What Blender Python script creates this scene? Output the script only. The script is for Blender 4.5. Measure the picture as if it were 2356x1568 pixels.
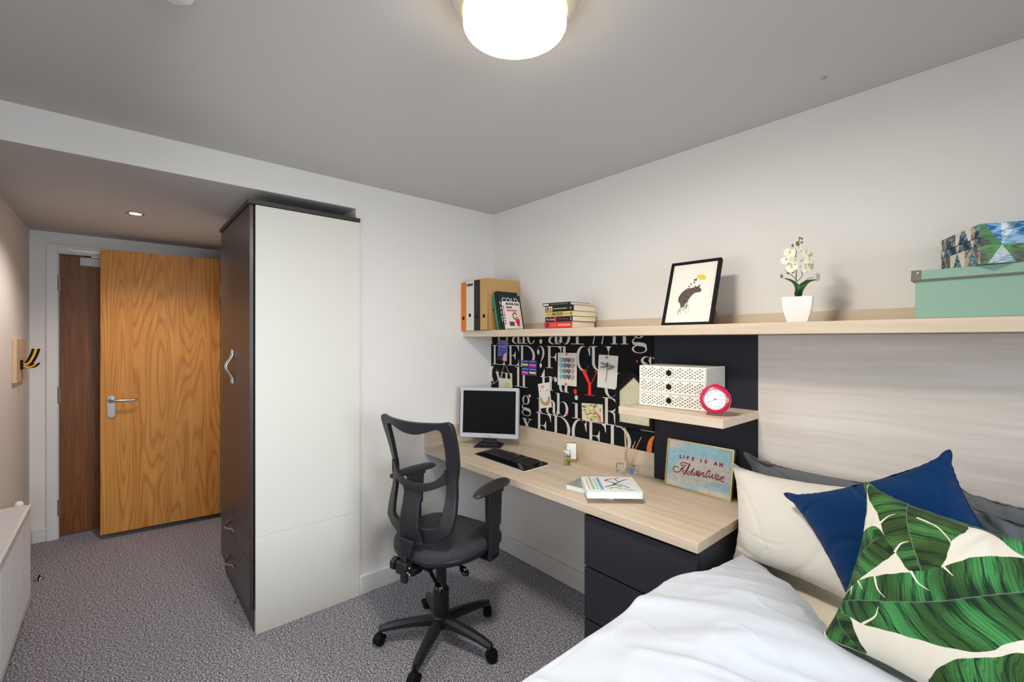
import bpy, bmesh, math, random
import numpy as np
from mathutils import Matrix, Vector, noise
random.seed(7)
for o in list(bpy.data.objects): bpy.data.objects.remove(o)
SC = bpy.context.scene
COL = SC.collection
PI = math.pi

# ---------------------------------------------------------------- camera
cam = bpy.data.cameras.new('camera'); camo = bpy.data.objects.new('camera', cam); COL.objects.link(camo)
camo.location = (2.5754, -2.0683, 1.486)
camo.rotation_euler = (math.radians(90), 0, math.radians(90 - 41.138))
cam.sensor_width = 36.0
cam.lens = 1039.2 / 2356 * 36
cam.shift_y = -2.2 / 2356
cam.clip_start = 0.02
SC.camera = camo

# ---------------------------------------------------------------- world, exposure
SC.view_settings.view_transform = 'Standard'
SC.view_settings.look = 'None'
SC.view_settings.gamma = 1
SC.view_settings.use_curve_mapping = False
SC.view_settings.exposure = 0.04
w = bpy.data.worlds.new('sky'); SC.world = w; w.use_nodes = True
nt = w.node_tree; bg = nt.nodes['Background']
sk = nt.nodes.new('ShaderNodeTexSky'); sk.sky_type = 'NISHITA'; sk.sun_disc = False; sk.sun_elevation = math.radians(35)
nt.links.new(sk.outputs[0], bg.inputs[0]); bg.inputs[1].default_value = 0.12

# ---------------------------------------------------------------- room lights
def area(name, loc, rot, sx, sy, power, col):
    l = bpy.data.lights.new(name, 'AREA'); l.shape = 'RECTANGLE'; l.size = sx; l.size_y = sy
    l.energy = power; l.color = col
    o = bpy.data.objects.new(name, l); COL.objects.link(o); o.location = loc; o.rotation_euler = rot
    return o
DAY = 33.0      # daylight entering through the window in the back wall
DAY2 = 9.0      # daylight through the side window behind the camera
LAMP = 124.0      # glowing diffuser of the ceiling light
SPOT = 38.0      # recessed downlight of the entrance
wl = area('window_daylight', (4.96, -1.65, 1.55), (0, math.radians(70), 0), 1.1, 1.6, DAY, (0.80, 0.90, 1.0)); wl.data.spread = math.radians(95)
wl2 = area('side_window_daylight', (.85, -2.50, 1.40), (math.radians(76), 0, 0), 1.2, 1.0, DAY2, (0.84, 0.92, 1.0)); wl2.data.spread = math.radians(150)
def spot(name, loc, power, col, size=1.9, rad=0.04, rot=(0,0,0)):
    l = bpy.data.lights.new(name, 'SPOT'); l.energy = power; l.color = col; l.spot_size = size; l.spot_blend = .6
    l.shadow_soft_size = rad
    o = bpy.data.objects.new(name, l); COL.objects.link(o); o.location = loc; o.rotation_euler = rot
    return o

# ---------------------------------------------------------------- colours and materials
def lin(c):
    return c / 12.92 if c <= .04045 else ((c + .055) / 1.055) ** 2.4
def rgb(r, g, b): return (lin(r / 255), lin(g / 255), lin(b / 255), 1)
_m = {}
def mat(name, col, rough=.6, metal=0., spec=.4, bump=0., bscale=200., emit=None, estr=0., trans=0., coat=0., sheen=0., var=0., vscale=8.):
    if name in _m: return _m[name]
    m = bpy.data.materials.new(name); m.use_nodes = True; nt = m.node_tree; p = nt.nodes['Principled BSDF']
    p.inputs['Base Color'].default_value = col; p.inputs['Roughness'].default_value = rough
    p.inputs['Metallic'].default_value = metal; p.inputs['Specular IOR Level'].default_value = spec
    p.inputs['Transmission Weight'].default_value = trans; p.inputs['Coat Weight'].default_value = coat
    p.inputs['Sheen Weight'].default_value = sheen
    if emit: p.inputs['Emission Color'].default_value = emit; p.inputs['Emission Strength'].default_value = estr
    tc = nt.nodes.new('ShaderNodeTexCoord')
    if bump:
        n = nt.nodes.new('ShaderNodeTexNoise'); n.inputs['Scale'].default_value = bscale; n.inputs['Detail'].default_value = 3
        nt.links.new(tc.outputs['Object'], n.inputs['Vector'])
        b = nt.nodes.new('ShaderNodeBump'); b.inputs['Strength'].default_value = bump; b.inputs['Distance'].default_value = .002
        nt.links.new(n.outputs['Fac'], b.inputs['Height']); nt.links.new(b.outputs[0], p.inputs['Normal'])
    if var:
        n = nt.nodes.new('ShaderNodeTexNoise'); n.inputs['Scale'].default_value = vscale; n.inputs['Detail'].default_value = 5
        nt.links.new(tc.outputs['Object'], n.inputs['Vector'])
        r = nt.nodes.new('ShaderNodeValToRGB'); r.color_ramp.elements[0].position = .3; r.color_ramp.elements[1].position = .7
        r.color_ramp.elements[0].color = [c * (1 - var) for c in col[:3]] + [1]; r.color_ramp.elements[1].color = [min(1, c * (1 + var)) for c in col[:3]] + [1]
        nt.links.new(n.outputs['Fac'], r.inputs[0]); nt.links.new(r.outputs[0], p.inputs['Base Color'])
    _m[name] = m
    return m

def wood(name, c1, c2, axis='x', scale=9., stretch=14., rough=.5, rings=False, spec=.35, c3=None):
    """laminate or veneer with grain running along one axis"""
    if name in _m: return _m[name]
    m = bpy.data.materials.new(name); m.use_nodes = True; nt = m.node_tree; p = nt.nodes['Principled BSDF']
    p.inputs['Roughness'].default_value = rough; p.inputs['Specular IOR Level'].default_value = spec
    tc = nt.nodes.new('ShaderNodeTexCoord'); mp = nt.nodes.new('ShaderNodeMapping')
    s = [scale * stretch] * 3; s['xyz'.index(axis)] = scale
    mp.inputs['Scale'].default_value = s
    nt.links.new(tc.outputs['Object'], mp.inputs[0])
    n = nt.nodes.new('ShaderNodeTexNoise'); n.inputs['Scale'].default_value = .45; n.inputs['Detail'].default_value = 7; n.inputs['Roughness'].default_value = .65; n.inputs['Distortion'].default_value = .3
    nt.links.new(mp.outputs[0], n.inputs['Vector'])
    r = nt.nodes.new('ShaderNodeValToRGB'); e = r.color_ramp.elements
    e[0].position = .3; e[0].color = c2; e[1].position = .68; e[1].color = c1
    nt.links.new(n.outputs['Fac'], r.inputs[0]); out = r.outputs[0]
    if rings:   # cathedral figure of a crown cut veneer
        mp2 = nt.nodes.new('ShaderNodeMapping'); s2 = [6.5, 6.5, 6.5]; s2['xyz'.index(axis)] = .62
        mp2.inputs['Scale'].default_value = s2; mp2.inputs['Location'].default_value = (.35, .2, .1)
        nt.links.new(tc.outputs['Object'], mp2.inputs[0])
        n2 = nt.nodes.new('ShaderNodeTexNoise'); n2.inputs['Scale'].default_value = .8; n2.inputs['Detail'].default_value = 1.5; n2.inputs['Roughness'].default_value = .4; n2.inputs['Distortion'].default_value = .25
        nt.links.new(mp2.outputs[0], n2.inputs['Vector'])
        mu = nt.nodes.new('ShaderNodeMath'); mu.operation = 'MULTIPLY'; mu.inputs[1].default_value = 165
        sn = nt.nodes.new('ShaderNodeMath'); sn.operation = 'SINE'
        nt.links.new(n2.outputs['Fac'], mu.inputs[0]); nt.links.new(mu.outputs[0], sn.inputs[0])
        r2 = nt.nodes.new('ShaderNodeValToRGB'); r2.color_ramp.elements[0].position = .0; r2.color_ramp.elements[0].color = (1, 1, 1, 1)
        r2.color_ramp.elements[1].position = 1.; r2.color_ramp.elements[1].color = c3 or (.7, .6, .5, 1)
        nt.links.new(sn.outputs[0], r2.inputs[0])
        mx = nt.nodes.new('ShaderNodeMix'); mx.data_type = 'RGBA'; mx.blend_type = 'MULTIPLY'; mx.inputs[0].default_value = .55
        nt.links.new(out, mx.inputs[6]); nt.links.new(r2.outputs[0], mx.inputs[7]); out = mx.outputs[2]
    nt.links.new(out, p.inputs['Base Color'])
    _m[name] = m
    return m

def vcol(name, rough=.8, sheen=0., bump=0., bscale=600.):
    """pattern held in the mesh itself (colour attribute 'Col')"""
    m = mat(name, (1, 1, 1, 1), rough=rough, sheen=sheen, bump=bump, bscale=bscale, spec=.2)
    nt = m.node_tree; a = nt.nodes.new('ShaderNodeVertexColor'); a.layer_name = 'Col'
    nt.links.new(a.outputs['Color'], nt.nodes['Principled BSDF'].inputs['Base Color'])
    return m

def carpet():
    m = bpy.data.materials.new('carpet'); m.use_nodes = True; nt = m.node_tree; p = nt.nodes['Principled BSDF']
    p.inputs['Roughness'].default_value = 1; p.inputs['Specular IOR Level'].default_value = .05
    tc = nt.nodes.new('ShaderNodeTexCoord')
    n = nt.nodes.new('ShaderNodeTexNoise'); n.inputs['Scale'].default_value = 125; n.inputs['Detail'].default_value = 6; n.inputs['Roughness'].default_value = .9
    nt.links.new(tc.outputs['Object'], n.inputs['Vector'])
    r = nt.nodes.new('ShaderNodeValToRGB'); e = r.color_ramp.elements
    e[0].position = .42; e[0].color = rgb(52, 50, 55); e[1].position = .585; e[1].color = rgb(236, 232, 240)
    x = e.new(.5); x.color = rgb(128, 125, 131)
    nt.links.new(n.outputs['Fac'], r.inputs[0]); nt.links.new(r.outputs[0], p.inputs['Base Color'])
    b = nt.nodes.new('ShaderNodeBump'); b.inputs['Strength'].default_value = .6; b.inputs['Distance'].default_value = .003
    nt.links.new(n.outputs['Fac'], b.inputs['Height']); nt.links.new(b.outputs[0], p.inputs['Normal'])
    return m

def mesh_fabric():
    """woven mesh of the chair back: small holes between black threads"""
    m = bpy.data.materials.new('chair_mesh'); m.use_nodes = True; nt = m.node_tree; p = nt.nodes['Principled BSDF']
    p.inputs['Base Color'].default_value = rgb(22, 22, 25); p.inputs['Roughness'].default_value = .7
    tc = nt.nodes.new('ShaderNodeTexCoord'); sp = nt.nodes.new('ShaderNodeSeparateXYZ'); nt.links.new(tc.outputs['UV'], sp.inputs[0])
    outs = []
    for sgn in (1, -1):
        a = nt.nodes.new('ShaderNodeMath'); a.operation = 'MULTIPLY_ADD'; a.inputs[1].default_value = sgn
        nt.links.new(sp.outputs[0], a.inputs[0]); nt.links.new(sp.outputs[1], a.inputs[2])
        b = nt.nodes.new('ShaderNodeMath'); b.operation = 'MULTIPLY'; b.inputs[1].default_value = 190; nt.links.new(a.outputs[0], b.inputs[0])
        c = nt.nodes.new('ShaderNodeMath'); c.operation = 'FRACT'; nt.links.new(b.outputs[0], c.inputs[0])
        d = nt.nodes.new('ShaderNodeMath'); d.operation = 'GREATER_THAN'; d.inputs[1].default_value = .30; nt.links.new(c.outputs[0], d.inputs[0])
        outs.append(d)
    mu = nt.nodes.new('ShaderNodeMath'); mu.operation = 'MULTIPLY'; nt.links.new(outs[0].outputs[0], mu.inputs[0]); nt.links.new(outs[1].outputs[0], mu.inputs[1])
    tr = nt.nodes.new('ShaderNodeBsdfTransparent'); mx = nt.nodes.new('ShaderNodeMixShader')
    nt.links.new(mu.outputs[0], mx.inputs[0]); nt.links.new(p.outputs[0], mx.inputs[1]); nt.links.new(tr.outputs[0], mx.inputs[2])
    nt.links.new(mx.outputs[0], nt.nodes['Material Output'].inputs[0])
    return m

WALL = mat('wall_paint', rgb(232, 228, 223), rough=.85, spec=.2, bump=.08, bscale=400)
CEIL = mat('ceiling_paint', rgb(207, 205, 203), rough=.9, spec=.1, bump=.05, bscale=300)
TRIM = mat('white_gloss_paint', rgb(228, 225, 222), rough=.4, spec=.4)
OAK = wood('light_oak_laminate', rgb(222, 204, 182), rgb(202, 180, 156), 'x', 3., 18.)
OAKY = wood('light_oak_laminate_cross', rgb(222, 204, 182), rgb(202, 180, 156), 'y', 3., 18.)
PALE = wood('pale_ash_laminate', rgb(222, 214, 206), rgb(196, 184, 174), 'x', 2.2, 16.)
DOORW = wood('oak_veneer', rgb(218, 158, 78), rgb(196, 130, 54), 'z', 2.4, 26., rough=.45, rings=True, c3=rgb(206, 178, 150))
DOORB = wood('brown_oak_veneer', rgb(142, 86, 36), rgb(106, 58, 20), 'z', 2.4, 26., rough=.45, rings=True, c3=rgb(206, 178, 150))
GRAPH = mat('graphite_laminate', rgb(48, 48, 54), rough=.42, spec=.28)
GRAPHB = mat('graphite_wall_panel', rgb(44, 44, 50), rough=.6, spec=.15)
WDOOR = mat('wardrobe_dark_laminate', rgb(62, 52, 50), rough=.32, spec=.5)
WHITEL = mat('white_laminate', rgb(228, 225, 216), rough=.45, spec=.35)
BLACKP = mat('black_plastic', rgb(34, 34, 38), rough=.42, spec=.45)
BLACKG = mat('gloss_black_plastic', rgb(14, 14, 16), rough=.12, spec=.6)
BLACKM = mat('matt_black', rgb(18, 18, 20), rough=.7, spec=.2)
CHROME = mat('brushed_steel', rgb(190, 188, 186), rough=.3, metal=1.)
STEEL = mat('satin_steel', rgb(175, 172, 170), rough=.42, metal=1.)
GOLD = mat('gold_metal', rgb(205, 178, 120), rough=.3, metal=1.)
WHITE = mat('white_plastic', rgb(235, 233, 230), rough=.35, spec=.5)
PAPER = mat('paper', rgb(236, 232, 222), rough=.9, spec=.1)
CREAMP = mat('book_pages', rgb(222, 208, 182), rough=.95, spec=.05, var=.06, vscale=300)
GLASS = mat('clear_glass', (1, 1, 1, 1), rough=.02, trans=1., spec=.5)
PINK = mat('pink_pin', rgb(225, 40, 110), rough=.4)

# ---------------------------------------------------------------- mesh building
class MB:
    def __init__(s, M=None): s.v = []; s.f = []; s.mi = []; s.M = M or Matrix(); s.uv = None
    def add(s, vs, fs, k=0):
        b = len(s.v); s.v += [tuple(s.M @ Vector(v)) for v in vs]
        for f in fs: s.f.append([b + i for i in f]); s.mi.append(k)
        return s
    def box(s, lo, hi, k=0, M=None):
        x0, y0, z0 = lo; x1, y1, z1 = hi
        vs = [(x0, y0, z0), (x1, y0, z0), (x1, y1, z0), (x0, y1, z0), (x0, y0, z1), (x1, y0, z1), (x1, y1, z1), (x0, y1, z1)]
        if M: vs = [M @ Vector(v) for v in vs]
        return s.add(vs, [(3, 2, 1, 0), (4, 5, 6, 7), (0, 1, 5, 4), (1, 2, 6, 5), (2, 3, 7, 6), (3, 0, 4, 7)], k)
    def poly(s, pts, k=0): return s.add(pts, [list(range(len(pts)))], k)
    def prism(s, pts, d, k=0, cap=0):
        n = len(pts); d = Vector(d); vs = [Vector(p) for p in pts] + [Vector(p) + d for p in pts]
        fs = [list(range(n))[::-1], list(range(n, 2 * n))] + [(i, (i + 1) % n, n + (i + 1) % n, n + i) for i in range(n)]
        return s.add(vs, fs, k)
    def tube(s, path, r, n=10, k=0, caps=True, flat=1.):
        path = [Vector(p) for p in path]; m = len(path)
        rs = r if isinstance(r, (list, tuple)) else [r] * m
        vs = []; t0 = (path[1] - path[0]).normalized()
        u = t0.orthogonal().normalized() if abs(t0.z) > .9 else t0.cross(Vector((0, 0, 1))).normalized()
        for i, p in enumerate(path):
            t = (path[min(i + 1, m - 1)] - path[max(i - 1, 0)]).normalized()
            u = (u - t * u.dot(t)).normalized(); w_ = t.cross(u)
            for j in range(n):
                a = 2 * PI * j / n
                vs.append(p + (u * math.cos(a) + w_ * math.sin(a) * flat) * rs[i])
        fs = [(i * n + j, i * n + (j + 1) % n, (i + 1) * n + (j + 1) % n, (i + 1) * n + j) for i in range(m - 1) for j in range(n)]
        if caps: fs += [list(range(n))[::-1], [(m - 1) * n + j for j in range(n)]]
        return s.add(vs, fs, k)
    def lathe(s, prof, c=(0, 0, 0), n=28, k=0, ax='z', caps=True):
        vs = []
        for r, h in prof:
            for j in range(n):
                a = 2 * PI * j / n; x, y = r * math.cos(a), r * math.sin(a)
                q = {'z': (x, y, h), 'y': (x, h, y), 'x': (h, x, y)}[ax]
                vs.append((c[0] + q[0], c[1] + q[1], c[2] + q[2]))
        m = len(prof); fs = []
        for i in range(m - 1):
            for j in range(n):
                q = (i * n + j, i * n + (j + 1) % n, (i + 1) * n + (j + 1) % n, (i + 1) * n + j)
                fs.append(q if ax != 'y' else q[::-1])
        if caps:
            fs.append(list(range(n))[::-1] if ax != 'y' else list(range(n)))
            l = [(m - 1) * n + j for j in range(n)]; fs.append(l if ax != 'y' else l[::-1])
        return s.add(vs, fs, k)
    def ball(s, c, r, k=0, n=12, m=8, sc=(1, 1, 1), M=None):
        vs = []; fs = []
        for i in range(m + 1):
            th = PI * i / m
            for j in range(n):
                a = 2 * PI * j / n; v = Vector((math.sin(th) * math.cos(a) * sc[0] * r, math.sin(th) * math.sin(a) * sc[1] * r, math.cos(th) * sc[2] * r))
                if M: v = M @ v
                vs.append(Vector(c) + v)
        for i in range(m):
            for j in range(n): fs.append((i * n + j, (i + 1) * n + j, (i + 1) * n + (j + 1) % n, i * n + (j + 1) % n))
        return s.add(vs, fs, k)
    def grid(s, P, k=0, flip=False):
        nu = len(P); nv = len(P[0]); vs = [p for row in P for p in row]
        fs = [(i * nv + j, (i + 1) * nv + j, (i + 1) * nv + j + 1, i * nv + j + 1) for i in range(nu - 1) for j in range(nv - 1)]
        if flip: fs = [f[::-1] for f in fs]
        return s.add(vs, fs, k)
    def build(s, name, mats, parent=None, bevel=0., seg=2, smooth=None, kind=None, label=None, sub=0, weld=True):
        me = bpy.data.meshes.new(name); me.from_pydata(s.v, [], s.f)
        if not isinstance(mats, (list, tuple)): mats = [mats]
        for m in mats: me.materials.append(m)
        me.polygons.foreach_set('material_index', s.mi)
        if weld:
            bm = bmesh.new(); bm.from_mesh(me); bmesh.ops.remove_doubles(bm, verts=bm.verts, dist=1e-6); bm.to_mesh(me); bm.free()
        if smooth is not None:
            me.polygons.foreach_set('use_smooth', [True] * len(me.polygons)); me.set_sharp_from_angle(angle=math.radians(smooth))
        me.update()
        o = bpy.data.objects.new(name, me); COL.objects.link(o)
        if parent is not None: put(o, parent)
        if bevel:
            b = o.modifiers.new('bevel', 'BEVEL'); b.width = bevel; b.segments = seg; b.limit_method = 'ANGLE'; b.angle_limit = math.radians(40)
            b.harden_normals = False
            if smooth is None:
                me.polygons.foreach_set('use_smooth', [True] * len(me.polygons)); me.set_sharp_from_angle(angle=math.radians(35))
        if sub:
            q = o.modifiers.new('sub', 'SUBSURF'); q.levels = sub; q.render_levels = sub
        if kind: o['kind'] = kind
        if label: o['label'] = label
        return o

def wm(o):
    return (wm(o.parent) @ o.matrix_parent_inverse if o.parent else Matrix()) @ Matrix.LocRotScale(o.location, o.rotation_euler, o.scale)
def put(o, parent):
    o.parent = parent; o.matrix_parent_inverse = wm(parent).inverted()
def thing(name, label, cat, loc, group=None):
    o = bpy.data.objects.new(name, None); COL.objects.link(o); o.location = loc; o.empty_display_size = .05
    o['label'] = label; o['category'] = cat
    if group: o['group'] = group
    return o
def tag(o, label, cat, group=None):
    o['label'] = label; o['category'] = cat
    if group: o['group'] = group
    return o
def struct(o): o['kind'] = 'structure'; return o

def text_mesh(s, size, M, weight=0., spacing=1.):
    """flat lettering as (verts, faces) lying in the XZ plane of M"""
    c = bpy.data.curves.new('t', 'FONT'); c.body = s; c.size = size; c.offset = weight; c.space_character = spacing; c.resolution_u = 3; c.align_x = 'CENTER'
    c.align_y = 'CENTER'
    o = bpy.data.objects.new('t', c); COL.objects.link(o); bpy.context.view_layer.update()
    me = bpy.data.meshes.new_from_object(o.evaluated_get(bpy.context.evaluated_depsgraph_get()))
    vs = [M @ Vector((v.co.x, 0, v.co.y)) for v in me.vertices]; fs = [list(p.vertices) for p in me.polygons]
    bpy.data.objects.remove(o); bpy.data.curves.remove(c); bpy.data.meshes.remove(me)
    return vs, fs
def spline(P, n=8):
    """catmull rom through the points"""
    P = [Vector(p) for p in P]; Q = [P[0] * 2 - P[1]] + P + [P[-1] * 2 - P[-2]]; out = []
    for i in range(1, len(Q) - 2):
        a, b, c, d = Q[i - 1:i + 3]
        for j in range(n):
            t = j / n; out.append(.5 * ((2 * b) + (c - a) * t + (2 * a - 5 * b + 4 * c - d) * t * t + (3 * b - a - 3 * c + d) * t ** 3))
    return out + [P[-1]]
def ribbon(mb, pts2, wid, M, k=0, taper=False):
    """flat brush stroke through 2D points, in the XZ plane of M"""
    pts = [Vector((p[0], p[1])) for p in pts2]; L = []; R = []; n = len(pts)
    for i, p in enumerate(pts):
        t = pts[min(i + 1, n - 1)] - pts[max(i - 1, 0)]
        if t.length < 1e-9: t = Vector((1, 0))
        t.normalize(); q = Vector((-t.y, t.x)); w_ = wid * (1 if not taper else (.35 + .65 * math.sin(PI * i / (n - 1))))
        L.append(p + q * w_ / 2); R.append(p - q * w_ / 2)
    for i in range(n - 1):
        mb.add([M @ Vector((v.x, 0, v.y)) for v in (L[i], R[i], R[i + 1], L[i + 1])], [(0, 1, 2, 3)], k)
MANG = math.radians(37.2); MW = .395; MH = .328; KANG = -1.5
# ================================================================ THE ROOM
H = 2.4; YL = -2.55; XE = 5.05; XD = -2.21; HALLZ = 2.25; YH = -1.385
def hz(x): return 2.25 + (-x) * .018          # soffit over the entrance rises slightly
f = MB().box((XD - .1, YL - .1, -.06), (XE + .1, .1, 0)).build('floor', carpet(), kind='structure')
MB().box((0, YL - .1, H), (XE + .1, .1, H + .08)).build('ceiling', CEIL, kind='structure')
MB().add([(-.013, YL - .05, hz(0)), (XD - .1, YL - .05, hz(XD - .1)), (XD - .1, -1.0, hz(XD - .1)), (-.013, -1.0, hz(0)),
          (-.013, YL - .05, 2.5), (XD - .1, YL - .05, 2.5), (XD - .1, -1.0, 2.5), (-.013, -1.0, 2.5)],
         [(3, 2, 1, 0), (4, 5, 6, 7), (0, 1, 5, 4), (1, 2, 6, 5), (2, 3, 7, 6), (3, 0, 4, 7)]).build('ceiling', CEIL, kind='structure')
# downstand over the entrance and the wall beside the wardrobe share one face
b = MB(); b.prism([(-.012, YL - .05, HALLZ), (-.012, -1.024, HALLZ), (-.012, -1.024, -.02), (-.012, .08, -.02), (-.012, .08, H + .05), (-.012, YL - .05, H + .05)][::-1], (.012, 0, 0))
b.box((-.95, -1.024, -.02), (-.0121, .08, H + .05)); b.build('wall_far', WALL, kind='structure')
MB().box((-.95, .0, -.02), (XE + .1, .1, H + .05)).build('wall_right', WALL, kind='structure')
b = MB(); vx0, vx1, vz0, vz1 = .22, 1.48, .88, 1.92
for lo, hi in (((XD - .1, -.02), (vx0, H + .05)), ((vx1, -.02), (XE + .1, H + .05)), ((vx0, -.02), (vx1, vz0)), ((vx0, vz1), (vx1, H + .05))): b.box((lo[0], YL - .1, lo[1]), (hi[0], YL, hi[1]))
b.build('wall_left', WALL, kind='structure')
b = MB()
for lo, hi in (((vx0, vz0), (vx1, vz0 + .05)), ((vx0, vz1 - .05), (vx1, vz1)), ((vx0, vz0), (vx0 + .05, vz1)), ((vx1 - .05, vz0), (vx1, vz1)), (((vx0 + vx1) / 2 - .03, vz0), ((vx0 + vx1) / 2 + .03, vz1))): b.box((lo[0], YL - .08, lo[1]), (hi[0], YL - .02, hi[1]))
wi2 = b.build('window_2', TRIM, kind='structure'); MB().box((vx0 + .05, YL - .055, vz0 + .05), (vx1 - .05, YL - .045, vz1 - .05)).build('pane', GLASS, wi2)
MB().box((XD - .05, YH, -.02), (-.9, -1.0, 2.45)).build('wall_hall', WALL, kind='structure')
# end wall of the entrance with the door opening
b = MB(); x0, x1 = XD - .1, XD
b.box((x0, YL, -.02), (x1, -2.41, 2.45)); b.box((x0, -2.41, 2.16), (x1, YH, 2.45)); b.box((x0, -1.5, -.02), (x1, YH, 2.16))
b.build('wall_end', WALL, kind='structure')
# back wall with window opening
wy0, wy1, wz0, wz1 = -2.48, -.8, .95, 2.18
b = MB(); x0, x1 = XE, XE + .12
b.box((x0, YL, -.02), (x1, wy0, H)); b.box((x0, wy1, -.02), (x1, .0, H)); b.box((x0, wy0, -.02), (x1, wy1, wz0)); b.box((x0, wy0, wz1), (x1, wy1, H))
b.build('wall_back', WALL, kind='structure')
b = MB()
for lo, hi in (((XE + .02, wy0, wz0), (XE + .08, wy1, wz0 + .05)), ((XE + .02, wy0, wz1 - .05), (XE + .08, wy1, wz1)), ((XE + .02, wy0, wz0), (XE + .08, wy0 + .05, wz1)), ((XE + .02, wy1 - .05, wz0), (XE + .08, wy1, wz1)), ((XE + .02, (wy0 + wy1) / 2 - .03, wz0), (XE + .08, (wy0 + wy1) / 2 + .03, wz1))):
    b.box(lo, hi)
win = b.build('window_1', TRIM, kind='structure')
MB().box((XE + .045, wy0 + .05, wz0 + .05), (XE + .055, wy1 - .05, wz1 - .05)).build('pane', GLASS, win)
MB().box((XE - .12, wy0 - .03, wz0 - .03), (XE + .02, wy1 + .03, wz0)).build('window_sill', TRIM, win, bevel=.004)
# skirting
def skirt(name, lo, hi, top):
    o = MB().box(lo, hi).build(name, TRIM, kind='structure', bevel=.005); return o
skirt('baseboard_right', (.0, -.018, 0), (1.33, 0, .112), 0)
skirt('baseboard_far', (0, -1.005, 0), (.018, 0, .112), 0)
skirt('baseboard_end', (XD, YL, 0), (XD + .016, -2.464, .105), 0)
skirt('baseboard_left', (XD, YL, 0), (XE, YL + .016, .105), 0)
skirt('baseboard_hall', (XD, YH - .014, 0), (-1.93, YH, .105), 0)
# ---- entrance door (brown, closed)
b = MB()
b.box((XD, -2.464, 0), (XD + .022, -2.405, 2.2)); b.box((XD, -2.405, 2.14), (XD + .022, -1.39, 2.2))
b.box((XD - .09, -2.412, 0), (XD + .012, -2.398, 2.15)); b.box((XD - .09, -2.398, 2.134), (XD + .012, -1.4, 2.15))
b.build('trim_1', TRIM, kind='structure', bevel=.003)
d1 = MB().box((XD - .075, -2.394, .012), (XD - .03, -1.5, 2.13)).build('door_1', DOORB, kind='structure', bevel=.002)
for z in (.235, 1.075, 1.915):
    b = MB(); b.box((XD - .032, -2.412, z - .058), (XD + .016, -2.392, z + .058))
    b.tube([(XD + .014, -2.402, z - .06), (XD + .014, -2.402, z + .06)], .009, 8)
    b.build('hinge', STEEL, d1, smooth=40)
b = MB(); b.box((XD - .03, -2.285, 2.052), (XD + .035, -2.02, 2.118))
cl = b.build('door_closer', mat('closer_silver', rgb(196, 194, 194), rough=.4, spec=.5), d1, bevel=.006)
b = MB(); b.box((XD + .005, -2.22, 2.122), (XD + .02, -1.9, 2.132)); b.box((XD + .0125, -2.34, 2.152), (XD + .04, -2.1, 2.17)); b.tube([(XD + .03, -2.34, 2.161), (XD + .046, -2.34, 2.161)], .012, 10)
b.build('closer_arm', STEEL, cl, smooth=40)
# ---- second door, standing open across the entrance
P0 = Vector((-1.954, -2.164, 0)); P1 = Vector((-1.881, -1.419, 0)); dd = (P1 - P0).normalized(); nn = Vector((dd.y, -dd.x, 0))   # nn looks into the room
def dm(M=None): return Matrix((( dd.x, nn.x, 0, P0.x), (dd.y, nn.y, 0, P0.y), (0, 0, 1, 0), (0, 0, 0, 1)))
DM = dm(); LW = (P1 - P0).length
d2 = MB(DM).box((0, -.044, .038), (LW, 0, 2.16)).build('door_2', DOORW, kind='structure', bevel=.0015)
b = MB(DM); b.prism([(.062 + .025 * math.cos(a), 0, (1.048 if math.sin(a) > 0 else .930) + .025 * math.sin(a)) for a in [(i + .5) * PI / 12 for i in range(24)]], (0, .008, 0))
pl = b.build('lever_plate', STEEL, d2, bevel=.002)
b = MB(DM); b.tube([(.062, .006, 1.035), (.062, .05, 1.035), (.07, .06, 1.035), (.09, .062, 1.035), (.2, .06, 1.035), (.208, .045, 1.035)], .0095, 12)
b.lathe([(.02, .006), (.02, .014), (.012, .018)], (.062, 0, 1.035), ax='y', n=20)
b.build('lever_handle', CHROME, d2, smooth=50)
for z in (.17, 1.9):
    b = MB(DM); b.box((LW - .002, -.046, z - .05), (LW + .012, .004, z + .05)); b.tube([(LW + .008, .004, z - .052), (LW + .008, .004, z + .052)], .008, 8)
    b.build('hinge', STEEL, d2, smooth=40)
b = MB(); b.box((-1.88, YH - .022, 0), (-1.82, YH, 2.2)); b.box((-1.88, YH - .03, 0), (-1.868, YH, 2.17)); b.box((-1.82, YH - .022, 2.165), (-1.0, YH, 2.22))
b.build('trim_2', TRIM, kind='structure', bevel=.003)

# ================================================================ FITTED FURNITURE
WX0, WX1, WY0, WY1 = -.82, 0.0, -1.543, -1.026
wd = thing('wardrobe', 'tall fitted wardrobe with dark doors and a white end panel', 'wardrobe', ((WX0 + WX1) / 2, -1.3, 0))
MB().box((WX0, WY0 + .005, .118), (WX1 - .02, WY1, 2.165)).build('body', WDOOR, wd)
MB().box((WX0, WY0 - .004, 0), (WX1 - .02, WY1, .116)).build('plinth', WDOOR, wd, bevel=.001)
MB().box((WX1 + .0015, WY0, .0), (WX1 + .012, -1.006, .4901)).box((WX1 + .0015, WY0, .4909), (WX1 + .012, -1.006, 2.168)).box((WX1 - .019, WY0, .0), (WX1 + .0014, WY1, 2.168)).build('end_panel', WHITEL, wd, bevel=.001, label='white end panel facing the room')
MB().box((WX0 - .005, WY0 - .035, 2.171), (WX1 - .002, WY1, 2.193)).box((WX1 - .002, WY0 - .035, 2.171), (WX1 + .0, WY1, 2.193)).box((WX1 + .0005, WY0 - .035, 2.171), (WX1 + .014, -1.003, 2.193)).build('top', mat('wardrobe_top', rgb(66, 58, 54), rough=.4), wd, bevel=.001)
xs = -.413
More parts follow.
